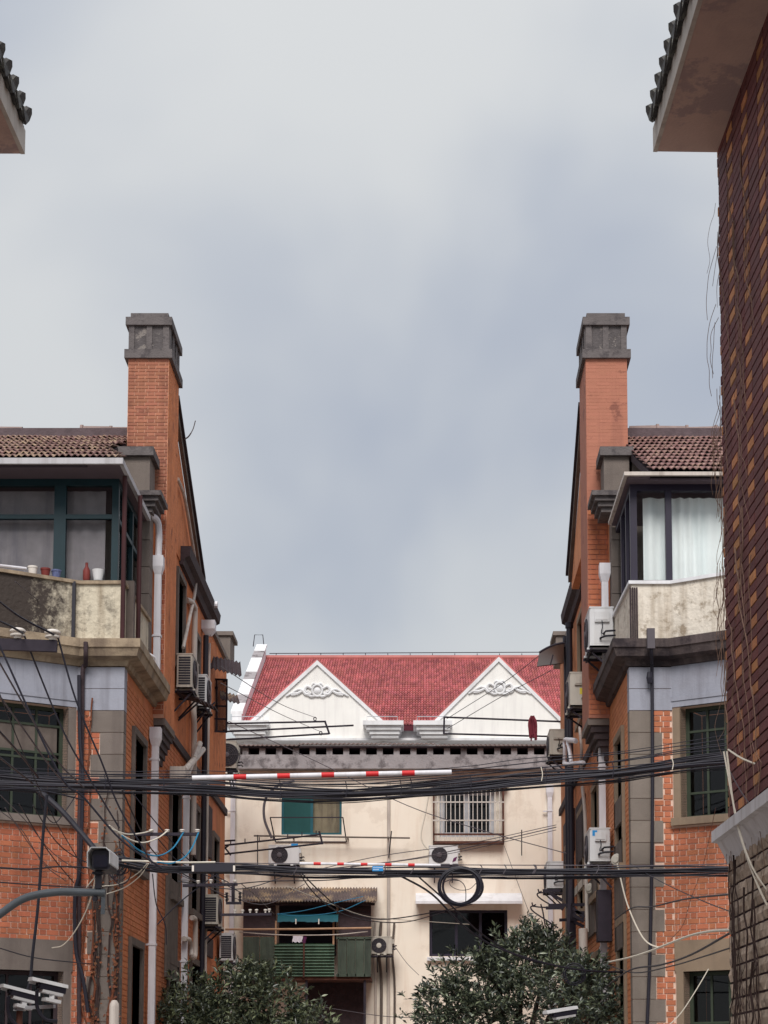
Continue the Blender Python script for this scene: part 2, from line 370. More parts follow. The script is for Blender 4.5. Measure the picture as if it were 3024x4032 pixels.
def window(parent, F, u0, u1, z0, z1, rec, cols, rows, fm, gm=None, bar=.035, back=None, fr=.05, name='window', split=None, deep=.5):
    """frame with bars in an opening, each pane an object, a dark-painted room backing or a curtain behind"""
    b = MB(); d0, d1 = -rec - .05, -rec
    b.fb(F, u0, u0 + fr, d0, d1, z0, z1); b.fb(F, u1 - fr, u1, d0, d1, z0, z1); b.fb(F, u0 + fr, u1 - fr, d0, d1, z0, z0 + fr); b.fb(F, u0 + fr, u1 - fr, d0, d1, z1 - fr, z1)
    us = [u0 + fr + (u1 - u0 - 2 * fr) * i / cols for i in range(cols + 1)]; zs = [z0 + fr + (z1 - z0 - 2 * fr) * i / rows for i in range(rows + 1)]
    if split: zs = [z0 + fr] + split + [z1 - fr]
    for q in us[1:-1]: b.fb(F, q - bar / 2, q + bar / 2, d0 + .008, d1 - .008, z0 + fr, z1 - fr)
    for q in zs[1:-1]: b.fb(F, u0 + fr, u1 - fr, d0 + .004, d1 - .004, q - bar / 2, q + bar / 2)
    w = b.build(name, fm, parent)
    for i in range(len(us) - 1):
        for j in range(len(zs) - 1):
            p = MB(); p.fb(F, us[i], us[i + 1], d0 + .02, d0 + .026, zs[j], zs[j + 1]); p.build('pane', gm or G_DARK, w)
    p = MB(); dd = back[1] if back else deep
    p.fb(F, u0 - .0, u1 + .0, d0 - dd - .02, d0 - dd, z0, z1)
    if not back:
        for q in ((u0 - .03, u0 - .005, z0, z1), (u1 + .005, u1 + .03, z0, z1), (u0, u1, z0 - .03, z0 - .005), (u0, u1, z1 + .005, z1 + .03)): p.fb(F, q[0], q[1], d0 - dd, d0 - .02, q[2], q[3])
    p.build('curtain' if back else 'dark_room_backing', back[0] if back else M['interior'], w)  # backing box coloured dark in place of the unlit room
    return w
def surround(b, F, u0, u1, z0, z1, w=.12, pr=.04, sill=True):
    b.fb(F, u0 - w, u0, -.1, pr, z0, z1); b.fb(F, u1, u1 + w, -.1, pr, z0, z1); b.fb(F, u0 - w, u1 + w, -.1, pr + .004, z1, z1 + w)
    if sill: b.fb(F, u0 - w - .03, u1 + w + .03, -.1, pr + .05, z0 - .1, z0)
def hopper(b, c, w=.16, s=1):
    x, y, z = c
    b.box((x - w / 2, y - w / 2, z), (x + w / 2, y + w / 2, z + .16))
    q = [V(x + i * w / 2, y + j * w / 2, z) for i, j in ((-1, -1), (1, -1), (1, 1), (-1, 1))] + [V(x + i * .05, y + j * .05, z - .11) for i, j in ((-1, -1), (1, -1), (1, 1), (-1, 1))]
    b.add(q, [(0, 1, 5, 4), (1, 2, 6, 5), (2, 3, 7, 6), (3, 0, 4, 7), (4, 5, 6, 7)])
def downpipe(parent, x, y, z0, z1, m, hop=None, w=.095, side=1, elbow=False):
    b = MB(); b.box((x - w / 2, y - w / 2, z0), (x + w / 2, y + w / 2, z1)); z = z0 + .7
    while z < z1 - .2:
        b.box((x - w / 2 - .012, y - w / 2 - .012, z), (x + w / 2 + .012, y + w / 2 + .012, z + .03)); b.box((x - .1 * side - .05, y - .02, z), (x - .1 * side + .05, y + .02, z + .025)); z += 1.35
    if elbow: b.tube(spline([(x, y, z1 - .02), (x, y, z1 + .12), (x - side * .03, y - .05, z1 + .22), (x - side * .12, y - .2, z1 + .26)], 5), .05, 8)
    p = b.build('drainpipe', m, parent)
    if hop is not None:
        h = MB(); hopper(h, (x, y, hop)); h.build('hopper', m, p)
    return p

# ================================================================= the two brick houses
CA, SA = math.cos(R(32)), math.sin(R(32))
def tile_mesh(name, m, w, ln, bumps=2, amp=.014, th=.016, n=12):
    b = MB(); k = n + 1; top = []; bot = []
    for j, yy in enumerate((0, ln)):
        for i in range(k):
            x = w * i / n; h = amp * math.cos(2 * math.pi * bumps * i / n)
            top.append((x, yy, h + th)); bot.append((x, yy, h))
    fs = [(i, i + 1, k + i + 1, k + i) for i in range(n)] + [(2 * k + i, i + 0, i + 1, 2 * k + i + 1) for i in range(n)]
    fs += [(0, k, 3 * k, 2 * k), (n, 2 * k + n, 3 * k + n, k + n)]
    b.add(top + bot, fs); return b.mesh(name, m, True)
def house(s, Xw, K):
    """s: -1 the left house, 1 the right one; u runs from the alley corner into the house"""
    L = s < 0
    root = thing('brick_house', K['label'], 'house', (Xw, 24, 0), 'the two facing brick houses')
    Ff = Fr((Xw, 24, 0), (s, 0, 0), (0, -1, 0)); Fs = Fr((Xw, 24, 0), (0, 1, 0), (-s, 0, 0))
    UB = .62 if L else .56
    Fb = Fr((Xw + s * UB, 24, 0), (s * CA, -SA, 0), (-s * SA, -CA, 0)); BL = 1.7
    pe = Fb.p(BL, 0, 0); Fc = Fr(pe, (s, 0, 0), (0, -1, 0))
    # --- walls
    hb = [(.12, 1.5, 5.2, 6.7), (.12, 1.5, .9, 3.17)]
    hs = K['holes2']; hu = K['holes3']
    b = MB(); b.fb(Ff, .0, UB, -.3, 0, 0, 7.25); fw = b.build('front_wall', M['mortar_l' if L else 'mortar_r'], root)
    b = MB(); b.holed(Fb, .3, 0, BL, 0, 7.25, hb); bw = b.build('bay_wall', M['mortar_l' if L else 'mortar_r'], root)
    b = MB(); b.fb(Fc, 0, 3.0, -.3, 0, 0, 7.25); b.build('bay_front', M['mortar_l' if L else 'mortar_r'], root)
    b = MB(); b.holed(Fs, .3, .3, 12.4, 0, 7.25, [(h[0] - 24, h[1] - 24, h[2], h[3]) for h in hs]); sw = b.build('side_wall', M['side_l' if L else 'side_r'], root)
    b = MB(); b.holed(Fs, .3, 2.0, 12.4, 7.25, 10.25, [(h[0] - 24, h[1] - 24, h[2], h[3]) for h in hu])
    gp = K['gproj']; q = [Fs.p(v, gp, z) for v, z in K['gable']]; b.prism(q, Fs.N * (-.3 - gp))
    uw = b.build('gable_wall', M['stucco_l' if L else 'stucco_r'], root)
    b = MB(); Fm = Fr((Xw, 26, 0), (s, 0, 0), (0, -1, 0)); b.fb(Fm, .3, 6, -.3, 0, 7.25, 10.9); b.build('upper_front_wall', M['stone'], root)
    b = MB(); b.box((min(Xw + s * .3, Xw + s * 7), 36.1, 0), (max(Xw + s * .3, Xw + s * 7), 36.4, 10.2)); b.build('rear_wall', M['side_l' if L else 'side_r'], root)
    # --- roof with tiles
    ez, ey, rz, ry = K['eave'], K['ey'], 11.87, 28.0
    ua = K['ua']
    sl = math.hypot(ry - ey, rz - ez); ang = math.atan2(rz - ez, ry - ey)
    x0, x1 = sorted((Xw + s * ua, Xw + s * 7))
    b = MB(); b.prism([(x0, ey, ez), (x0, ry, rz), (x0, ry + 4.4, rz - 2.2), (x0, ry + 4.4, rz - 2.32), (x0, ry, rz - .12), (x0, ey, ez - .1)], (x1 - x0, 0, 0))
    roof = b.build('roof', M['shade_underlay'], root)
    tw, rows = K['tile_w'], K['rows']; ln = sl / rows
    tm = tile_mesh('roof_tile', M['roof_tile' if L else 'roof_tile_r'], tw, ln * 1.12)
    Rt = Matrix.Rotation(ang, 3, 'X'); lift = Matrix.Rotation(R(-2.2), 3, 'X')
    cols = int(K['roof_w'] / tw)
    for r in range(rows):
        for c in range(cols):
            u = max(.03, ua - (.44, .3, .14, 0)[min(r, 3)] if L else ua) + (c + 1 if L else c) * tw
            d = r * ln - .05
            x = Xw + s * u + random.uniform(-.006, .006)
            p = V(x, ey + d * math.cos(ang), ez + d * math.sin(ang) + .06 + random.uniform(0, .012))
            rep('roof_tile', tm, roof, p, Rt @ Matrix.Rotation(R(-6.0 + random.uniform(-.8, .6)), 3, 'X') @ Matrix.Rotation(R(random.uniform(-1, 1)), 3, 'Z'))
    b = MB(); b.box((x0, ry - .16, rz - .12), (x1, ry + .16, rz + .12)); b.build('ridge_mortar', M['ridge_mortar'], roof)
    if L: b = MB(); b.add([(Xw + s * q[0], q[1], q[2]) for q in ((0, ey, ez - .01), (ua, ey, ez - .01), (ua, 25.6, ez + .9), (0, 25.9, ez - .01))], [(0, 1, 2), (0, 2, 3)]); b.build('hip_slope', M['shade_underlay'], roof)
    rl = .46; rm = MB(); k = 7
    rm.tube([(0, 0, 0), (rl * .9, 0, 0), (rl * .92, 0, .0), (rl, 0, 0)], [.085, .085, .105, .105], 8); rme = rm.mesh('ridge_tile', M['ridge'], True)
    for i in range(int(K['roof_w'] / rl) + 1):
        if L and 1 < i < 4: continue
        u = .5 + i * rl; rep('ridge_tile', rme, roof, (Xw + s * u, ry, rz + .12 + random.uniform(-.01, .015)), Matrix.Rotation(0 if s > 0 else math.pi, 3, 'Z') @ Matrix.Rotation(R(random.uniform(-2, 2)), 3, 'Y'))
    # --- verge mouldings, gable string course
    pv = K['verge']
    va, za, ve, ze = K['rake']
    b = MB(); q = [Fs.p(v, gp, z) for v, z in ((va - .35, za - .16), (va, za), (ve, ze), (ve, ze - .13), (va, za - .13), (va - .35, za - .29))]; b.prism(q, Fs.N * pv)
    b.build('verge_board', M['wood_grey'], root)
    b = MB(); b.prism([Fs.p(v, gp + pv - .04, z) for v, z in ((va - .35, za - .1), (va, za + .06), (ve + .05, ze + .05), (ve + .05, ze), (va, za + .01), (va - .35, za - .16))], Fs.N * .08); b.build('verge_tiles', M['wood_dark'], root)
    b = MB(); b.sweep([Fs.p(v, 0, 0) for v in (5.2, 9.6)], [(-.02, 10.2), (.06, 10.2), (.09, 10.3), (.17, 10.34), (.19, 10.5), (-.02, 10.5)], -s)
    b.build('gable_string_course', M['wood_dark'], root)
    b = MB(); b.fb(Fs, 9.6, 12.3, -.3, .06, 10.2, 10.3); b.fb(Fs, 12.1, 12.9, -.2, .1, 10.25, 10.75); b.fb(Fs, 12.05, 12.95, -.25, .16, 10.75, 10.83); b.build('parapet_coping', M['stone'], root)
    b = MB(); b.fb(Fs, 2.7, 12.4, 0, .05, 7.12, 7.25); b.build('string_course', M['dark_mould'], root)
    # --- cornice, painted band, parapet
    path = [Fc.p(2.0, 0, 0), pe, Ff.p(UB, 0, 0), Ff.p(0, 0, 0), Fs.p(2.62, 0, 0)]
    sg = -s
    prof = [(-.1, 7.26), (.05, 7.26), (.07, 7.33), (.2, 7.36), (.23, 7.46), (.25, 7.47), (.25, 7.585), (-.1, 7.585)]
    b = MB(); b.sweep(path, prof, sg); b.build('cornice', M['cornice_l' if L else 'cornice_r'], root)
    b = MB(); b.sweep(path[:3], [(-.04, 6.7), (.02, 6.7), (.02, 7.255), (-.04, 7.255)], sg); b.build('painted_band', M['paint_band'], root)
    b = MB(); b.sweep(path[:3], [(.01, 6.78), (.032, 6.78), (.032, 6.84), (.01, 6.84)], sg); b.build('band_moulding', M['paint_band'], root)
    pp = [Fc.p(2.0, .02, 0), Fb.p(BL, .02, 0), Ff.p(UB, .02, 0), Ff.p(.03, .02, 0), Fs.p(1.95, .02, 0)]
    b = MB(); b.sweep(pp, [(-.12, 7.58), (0, 7.58), (0, 8.38), (-.12, 8.38)], sg); par = b.build('balcony_parapet', M['rough_l' if L else 'rough_r'], root)
    b = MB(); b.sweep(pp, [(-.16, 8.38), (.035, 8.38), (.035, 8.425), (-.16, 8.425)], sg); b.build('parapet_cap', M['cornice_l' if L else 'white_paint'], root)
    b = MB(); b.add([Ff.p(0.02, 0, 7.57), Ff.p(4.5, 0, 7.57), Ff.p(4.5, -2, 7.57), Ff.p(.02, -2, 7.57)], [(0, 1, 2, 3)]); b.build('balcony_floor', M['stone'], root)
    # --- quoin stones
    nq = 0; z = 7.25; qh = .296; qw = {}
    while z > .2:
        w = (.30 if nq % 2 == (1 if L else 0) else .42)
        top = z > 6.72
        if top: w = UB
        b = MB(); b.fb(Ff, -.012, w, -.13, .02, z - qh + .006, z - .003); b.fb(Fs, .135, .2, -.1, .012, z - qh + .006, z - .003)
        o = b.build('quoin_stone', M['paint_band' if top else ('stone' if L else 'stone_r')], root); qw[nq] = (z - qh, z, w); z -= qh; nq += 1
    def qedge(zz):
        for a, c, w in qw.values():
            if a < zz <= c: return w + .004
        return .3
    # --- bricks of front, bay and side
    C, S_, H_, J_ = .0757, .172, .094, .014
    items = []
    bm_ = 'brick_l' if L else 'brick_r'
    for a, c, z, h, k in bond(qedge, UB, 2.2, 6.66, C, S_, H_, J_): items.append((Ff, a, c, z, h, bm_, .012, fw, 0 if 2.45 < z else 5))
    hol = [(.02, 1.62, 5.08, 6.72), (.02, 1.62, .8, 3.58)]
    for a, c, z, h, k in bond(0, BL, 2.2, 6.7, C, S_, H_, J_, hol, .05): items.append((Fb, a, c, z, h, bm_, .012, bw, 0 if (a < 1.2 and z > 3.5) else 6))
    # chimney
    uc0, uc1 = K['chim']; yc0, yc1 = 26.6, 27.7
    b = MB(); b.box((min(Xw + s * uc0, Xw + s * uc1), yc0, 7.1), (max(Xw + s * uc0, Xw + s * uc1), yc1, 12.62)); ch = b.build('chimney', M['mortar_ch' if L else 'brick_chr'], root)
    Fch = Fr((Xw, yc0, 0), (s, 0, 0), (0, -1, 0)); Fcs = Fr((Xw + s * uc0, yc0, 0), (0, 1, 0), (-s, 0, 0))
    ck = 'brick_ch' if L else 'brick_chr'
    for a, c, z, h, k in bond(uc0, uc1, 10.35, 12.6, .0525, .20, .105, .010 if L else .003): items.append((Fch, a, c, z, h, ck, 0.009 if L else .0012, ch, 1 if L else 3))
    for a, c, z, h, k in bond(uc0, .02, 7.15, 10.35, .0757, .172, .094, .0145): items.append((Fch, a, c, z, h, bm_, .009, ch, 2))
    lay(items, None, 300, fw, 'brick_courses')
    b = MB(); b.box((min(Xw + s * (uc0 - .004), Xw + s * uc0), yc0 + .005, 7.1), (max(Xw + s * (uc0 - .004), Xw + s * uc0), yc1, 12.6)); b.build('chimney_render', M['stucco_l' if L else 'brick_chr'], ch)
    def ring(e, z0, z1, mk, nm, par=ch, inset=0):
        q = MB(); xa, xb = sorted((Xw + s * (uc0 - e), Xw + s * (uc1 + e))); q.box((xa, yc0 - e, z0), (xb, yc1 + e, z1)); return q.build(nm, M[mk], par)
    cap = ring(.055, 12.6, 12.735, 'chim_stone', 'chimney_cap'); ring(-.006, 12.735, 13.13, 'chim_panel', 'cap_panel', cap)
    ring(.045, 13.12, 13.245, 'chim_stone', 'cap_band', cap); ring(-.02, 13.245, 13.33, 'chim_stone', 'cap_top', cap)
    for i, (a, c) in enumerate(((0, .15), (.42, .56), (.86, 1.0))):
        w_ = uc1 - uc0; q = MB(); q.fb(Fch, uc0 + a * w_, uc0 + c * w_, -.06, .012, 12.735, 13.12); q.build('cap_pilaster', M['chim_stone'], cap)
    for a, c in ((.02, .16), (.34, .5), (.68, .84), (.95, 1.08)):
        q = MB(); q.fb(Fcs, a, c, -.06, .012, 12.735, 13.12); q.build('cap_pilaster', M['chim_stone'], cap)
    for i in range(6):
        q = MB(); pj = -uc0 * (1 - i / 6) + .02; q.fb(Fcs, .02 + .03 * i, 1.08 - .06 * i, -(-uc0) - .05, -(-uc0) + pj, 7.0 - i * .1, 7.1 - i * .1)
        q.build('corbel', M['dark_mould' if i else 'stone'], ch)
    # --- kneeler pier at the foot of the gable
    ka, kb = K['pier']
    Fk = Fr((Xw, 25.95, 0), (s, 0, 0), (0, -1, 0))
    b = MB(); b.fb(Fk, ka, kb, -.5, 0, 10.28, 10.85); k_ = b.build('gable_pier', M['stone'], root)
    b = MB(); b.fb(Fk, ka - .06, kb + .06, -.56, .07, 10.85, 10.98); b.build('pier_cap', M['chim_stone'], k_)
    b = MB()
    for i in range(4): b.fb(Fk, ka - .2 + .05 * i, kb + .02, -.5, .2 - .05 * i, 10.28 - .07 * (i + 1) + (.004 if i else 0), 10.28 - .07 * i)
    b.build('pier_moulding', M['chim_stone'], k_)
    b = MB()
    for i in range(6): b.fb(Fk, -.02, .18, -.3, .02, 7.6 + i * .4, 7.99 + i * .4)
    b.build('corner_pilaster', M['stone'], root)
    # --- windows of the bay
    for a in range(2):
        h = hb[a]
        if L: w = window(root, Fb, h[0], h[1], h[2], h[3], .17, 4, 2, M['green_frame'] if a == 0 else M['wood_dark'], None, .03, split=[6.0, 6.08, 6.45] if a == 0 else [2.2])
        else: w = window(root, Fb, h[0], h[1], h[2], h[3], .17, 5, 2, M['green_frame'], None, .03, split=[5.55, 5.96, 6.05, 6.38] if a == 0 else [1.9, 2.0, 2.5])
    if L:
        b = MB(); b.fb(Fb, .2, 1.4, -.22, -.19, 6.07, 6.45); b.build('blind_panel', M['wood_grey'], root)
    sk = 'stone' if L else 'stone_tan'
    for i, h in enumerate(hb):
        for a, c in ((.02, .12), (1.5, 1.6)): b = MB(); b.fb(Fb, a, c, -.25, .03, h[2], h[3] - (.02 if i == 0 else 0)); b.build('window_jamb', M[sk], root)
    b = MB(); b.fb(Fb, .0, 1.62, -.25, .09, 5.1, 5.2); b.build('window_sill', M[sk], root)
    b = MB(); b.fb(Fb, .0, 1.62, -.25, .03, 3.17, 3.58); b.build('window_lintel', M[sk], root)
    # --- windows of the side wall
    for h in hs + hu:
        u0, u1 = h[0] - 24, h[1] - 24
        w = window(root, Fs, u0, u1, h[2], h[3], .12, 2, 2, M['wood_dark'], None)
        q = MB(); surround(q, Fs, u0, u1, h[2], h[3], .1, .05); q.build('window_surround', M['wood_grey' if L else 'stone_tan'], root)
    # --- side wall bricks: painted over, too foreshortened to pick apart
    q = MB()
    for a, c, z, h, k in bond(.22, 9.5, 2.2, 7.1, C, S_, H_, .012, [(h[0] - 24.12, h[1] - 23.88, h[2] - .1, h[3] + .1) for h in hs]):
        q.fb(Fs, a, c, -.01, .009, z - h / 2, z + h / 2)
    o = q.build('side_bricks', M['side_l' if L else 'side_r'], sw); o['kind'] = 'stuff'
    return root, Ff, Fs, Fb, Fc

HL, FfL, FsL, FbL, FcL = house(-1, -4.03, dict(label='left red brick house with teal glazed balcony and brick chimney', eave=9.93, ey=23.5, ua=.46, tile_w=.165, rows=9, roof_w=2.6, verge=.06, gproj=.02, gable=((2.9, 10.25), (2.9, 11.75), (4.1, 12.4), (7.9, 10.4), (7.9, 10.25)), rake=(4.1, 12.56, 7.75, 10.66),
    chim=(-.16, .45), pier=(.0, .47), holes2=[(24.8, 25.75, 4.7, 6.5), (28.5, 29.5, 4.7, 6.4), (31.0, 32.0, 4.7, 6.5), (34.2, 35.0, 4.7, 6.4), (24.8, 25.75, 1.6, 3.6), (28.5, 29.5, 1.0, 3.6), (31.2, 32.3, 1.5, 3.8)],
    holes3=[(28.9, 29.7, 8.5, 9.95), (31.0, 31.7, 8.3, 9.5)]))
HR, FfR, FsR, FbR, FcR = house(1, 2.73, dict(label='right red brick house with black framed balcony and smooth pink chimney', eave=9.86, ey=23.8, ua=.28, tile_w=.165, rows=11, roof_w=2.6, verge=.06, gproj=.2, gable=((2.9, 10.25), (2.9, 11.6), (4.0, 12.3), (6.9, 10.4), (6.9, 10.25)), rake=(4.1, 12.45, 6.9, 10.5),
    chim=(-.31, .31), pier=(-.12, .25), holes2=[(24.75, 25.6, 4.7, 6.5), (28.3, 29.2, 4.7, 6.4), (31.0, 32.0, 4.7, 6.4), (34.0, 34.9, 4.6, 6.2), (24.75, 25.6, 1.5, 3.9), (28.3, 29.2, 1.0, 3.7)],
    holes3=[(30.6, 31.6, 8.0, 9.8)]))

# ---------------- glazed balconies
def glazing(root, s, Xw, K):
    L = s < 0; fm = M['teal'] if L else M['black_frame']
    Fg = Fr((Xw, 24.06, 0), (s, 0, 0), (0, -1, 0)); ug = K['ug']; ztop = K['ztop']
    Fx = Fr((Xw + s * ug, 24.06, 0), (0, 1, 0), (-s, 0, 0))
    g_ = MB()
    zb = 8.32
    g_.fb(Fg, ug, ug + .09, -.09, 0, zb, ztop); g_.fb(Fg, ug + .09, 4.0, -.09, .0, ztop - .09, ztop)
    fr = g_.build('balcony_glazing', fm, root)
    for a, c in K['mull']:
        q = MB(); q.fb(Fg, a, c, -.07, .01, zb, ztop - .09); q.build('mullion', fm, fr)
    if K['transom']:
        q = MB(); q.fb(Fg, ug + .09, 4.0, -.06, .006, K['transom'] - .03, K['transom'] + .03); q.build('transom', fm, fr)
    q = MB(); q.fb(Fg, ug + .09, 4.0, -.06, .004, zb, 8.46); q.build('bottom_rail', fm, fr)
    edges = [ug + .09] + [x for m_ in K['mull'] for x in m_] + [4.0]
    zz = [8.46] + ([K['transom'] - .03, K['transom'] + .03] if K['transom'] else []) + [ztop - .09]
    for a, c in zip(edges[::2], edges[1::2]):
        for z0, z1 in zip(zz[::2], zz[1::2]):
            q = MB(); q.fb(Fg, a, c, -.045, -.038, z0, z1); q.build('pane', G_CLEAR, fr)
    # curtain hung in soft folds
    q = MB(); n = 150; us = [ug + .2 + (3.6) * i / n for i in range(n + 1)]; am = K['fold']
    vv = []
    for u in us:
        d = -K['cd'] + am * math.sin(u * 38 + 2 * math.sin(u * 7)) * (.6 + .4 * math.sin(u * 3))
        vv += [Fg.p(u, d, 8.3), Fg.p(u, d * 1.0, ztop - .12)]
    q.add(vv, [(2 * i, 2 * i + 2, 2 * i + 3, 2 * i + 1) for i in range(n)]); q.build('curtain', K['cm'], fr, 'all')
    # side glazing running back to the house wall
    q = MB(); q.fb(Fx, .09, 1.9, -.07, 0, ztop - .09, ztop); q.fb(Fx, .09, 1.9, -.06, -.004, 8.3, 8.42)
    for v in K['sm']: q.fb(Fx, v, v + .07, -.07, .006, 8.42, ztop - .09)
    q.fb(Fx, .09, 1.9, -.055, .002, 9.28, 9.34) if L else None
    q.build('side_frame', fm, fr)
    sv = [.09] + [x for v in K['sm'] for x in (v, v + .07)] + [1.9]
    for a, c in zip(sv[::2], sv[1::2]):
        q = MB(); q.fb(Fx, a, c, -.04, -.034, 8.42, ztop - .09); q.build('pane', G_CLEAR, fr)
    # canopy over the glazing
    z0, z1 = ztop, K['ctop']
    x0, x1 = sorted((Xw + s * K['cu'], Xw + s * 4.2)); q = MB(); q.box((x0, K['cy'], z0 + .002), (x1, 25.9, z0 + .03)); q.build('canopy_soffit', M['soffit'], fr)
    q = MB(); q.fb(Fr((Xw, K['cy'], 0), (s, 0, 0), (0, -1, 0)), K['cu'], 4.2, 0, .05, z1 - K['fas'], z1); q.build('eave_gutter', M['gutter_grey'] if L else M['pvc_old'], fr)
    q = MB(); q.fb(Fr((Xw + s * K['cu'], K['cy'] - .05, 0), (0, 1, 0), (-s, 0, 0)), 0, 25.95 - K['cy'], .0, .05, z1 - K['fas'], z1); q.build('side_gutter', M['gutter_grey'] if L else M['pvc_old'], fr)
    return fr
GL = glazing(HL, -1, -4.03, dict(ug=.12, cu=.02, cy=23.5, ztop=9.865, mull=[(.83, .99)], transom=9.34, sm=[.55, 1.15], cm=M['curtain_g'], fold=.012, cd=.16, ctop=9.945, fas=.08))
GR = glazing(HR, 1, 2.73, dict(ug=.04, cu=-.02, cy=23.8, ztop=9.79, mull=[(.515, .60), (1.5, 1.58)], transom=None, sm=[.5, 1.1], cm=M['curtain_t'], fold=.03, cd=.22, ctop=9.86, fas=.05))
# posts at the left balcony corner
for u, d in ((.02, .06), (-.06, -.75)):
    q = MB(); p = FfL.p(u, d, 0); q.cyl((p.x, p.y, 7.58), (p.x, p.y, 9.86), .032, 8); q.build('corner_post', M['maroon'], HL)
q = MB(); p = FfL.p(-.03, -.28, 0); q.box((p.x - .07, p.y - .06, 7.58), (p.x + .05, p.y + .06, 8.5)); q.build('timber_post', M['wood_grey'], HL)
q = MB(); p = FfR.p(.0, .03, 0)
for i in range(4): q.box((p.x + .01 + i * .028, p.y - .02 - .006 * (i % 2), 7.6), (p.x + .03 + i * .028, p.y + .03, 8.33))
q.build('exposed_laths', M['wood_dark'], HR)
# drainpipes
downpipe(HL, -3.94, 26.32, 7.55, 9.3, M['pvc'], hop=9.3, side=1, elbow=False)
b = MB(); b.tube(spline([(-3.94, 26.32, 9.42), (-3.94, 26.32, 9.85), (-3.97, 26.22, 10.0), (-4.1, 26.0, 10.02)], 6), .05, 10); b.build('drain_elbow', M['pvc'], HL)
downpipe(HL, -3.93, 26.25, .3, 6.75, M['pvc'], hop=6.72)
downpipe(HL, -3.93, 29.75, .3, 6.9, M['pvc'])
downpipe(HR, 2.63, 26.2, 7.55, 9.15, M['pvc'], hop=9.15, side=-1)
downpipe(HR, 2.63, 26.9, .3, 6.85, M['pvc'], hop=6.85, side=-1)
# ================================================================= the near buildings at the mouth of the alley
dm('clinker', (106, 55, 54), rough=.7, var=.2, vs=3, bump=.4, bs=50, rand=.14, spec=.4)
dm('clinker_ochre', (186, 128, 86), rough=.75, var=.2, vs=6, bump=.4, bs=50, rand=.22)
dm('joint_dark', (58, 40, 46), rough=.95, var=.1)
dm('rock', (186, 168, 152), rough=.95, var=.25, vs=14, bump=1.0, bs=9, rand=.15, stain=((82, 70, 66), .6, 11), sharp=(.5, .64))
dm('soffit_peel', (196, 168, 158), rough=.95, var=.05, vs=2, bump=.2, stain=((166, 144, 142), .9, 1.6), sharp=(.53, .57), streak=((150, 130, 128), .4, 3))
dm('fascia', (196, 188, 180), rough=.8, var=.06, vs=4, streak=((140, 128, 122), .55, 9))
dm('roof_black', (70, 68, 68), rough=.75, var=.3, vs=9, bump=.3, stain=((128, 128, 118), .5, 12), spec=.4)
dm('vine', (138, 112, 98), rough=.95, var=.25, vs=20)
dm('vine_dark', (62, 48, 46), rough=.95, var=.25, vs=20)
dm('ledge', (206, 204, 208), rough=.8, var=.06, vs=5, streak=((150, 140, 136), .5, 9))
YN = 12.3; XN = 2.066; ya = R(1.55)
FN = Fr((XN, YN, 0), (math.sin(ya), -math.cos(ya), 0), (-math.cos(ya), -math.sin(ya), 0))
nb = thing('clinker_house', 'dark clinker brick building with peeling eave at the right edge', 'building', (XN, YN, 0))
b = MB(); b.fb(FN, 0, 12, -.4, -.0, 3.25, 8.2); cw = b.build('brick_wall', M['joint_dark'], nb)
b = MB(); b.fb(FN, -.02, 12, -.4, -.0, 0, 3.25); rw = b.build('stone_wall', M['joint_dark'], nb)
b = MB(); b.box((XN + .42, .5, 0), (XN + 5, YN, 8.2)); b.build('rear_block', M['clinker'], nb)
items = []; c = .0723; z = 3.38; i = 0
while z < 8.18:
    u = -.15 - (.5 if i % 2 else 0) - random.uniform(0, .02); k = 0
    while u < 6:
        w = (.19, .31)[k % 2]
        a, e = max(u + .006, 0), u + w - .006
        if e - a > .02: items.append((FN, a, e, z + c / 2, c - .013, 'clinker_ochre' if k % 4 == 0 and random.random() > .07 else 'clinker', .008, cw, a))
        u += w; k += 1
    z += c; i += 1
lay(items, None, 300, cw, 'brick_courses')
# rough split stone below the ledge, long thin courses
items = []; z = .6; i = 0; h = .108
while z < 3.12:
    u = -.02 - random.uniform(0, .2); k = 0
    while u < 1.7:
        w = random.uniform(.2, .34); items.append((FN, max(u, -.02), u + w - .008, z + h / 2, h - .016, 'rock', random.uniform(.012, .028), rw, abs(u)))
        u += w
    z += h; i += 1
b = MB(); z = .6
while z < 3.12:
    u = 1.9
    while u < 6: w = random.uniform(.2, .34); b.fb(FN, u, u + w - .008, -.01, random.uniform(.012, .028), z + .008, z + h - .008); u += w
    z += h
o = b.build('stone_courses', M['rock'], rw); o['kind'] = 'stuff'
for q in items:
    F, a, e, zz, hh, mk, pr, par, _ = q
    st = MB(); n = 4
    gr = [[F.p(a + (e - a) * x / n, pr * (0.35 if x in (0, n) or y in (0, 2) else 1) + random.uniform(-.006, .006), zz - hh / 2 + hh * y / 2) for x in range(n + 1)] for y in range(3)]
    vv = [p for r_ in gr for p in r_] + [F.p(a, -.02, zz - hh / 2), F.p(e, -.02, zz - hh / 2), F.p(e, -.02, zz + hh / 2), F.p(a, -.02, zz + hh / 2)]
    fs = [(y * (n + 1) + x, y * (n + 1) + x + 1, (y + 1) * (n + 1) + x + 1, (y + 1) * (n + 1) + x) for y in range(2) for x in range(n)]
    B0 = 3 * (n + 1); fs += [(B0, B0 + 1, n, *range(n - 1, -1, -1)), (B0 + 3, *range(2 * (n + 1), 3 * (n + 1)), B0 + 2)[::-1], (B0, 0, n + 1, 2 * (n + 1), B0 + 3), (B0 + 1, B0 + 2, 3 * (n + 1) - 1, 2 * (n + 1) - 1, n)]
    st.add(vv, fs); st.build('stone', M['rock'], rw)
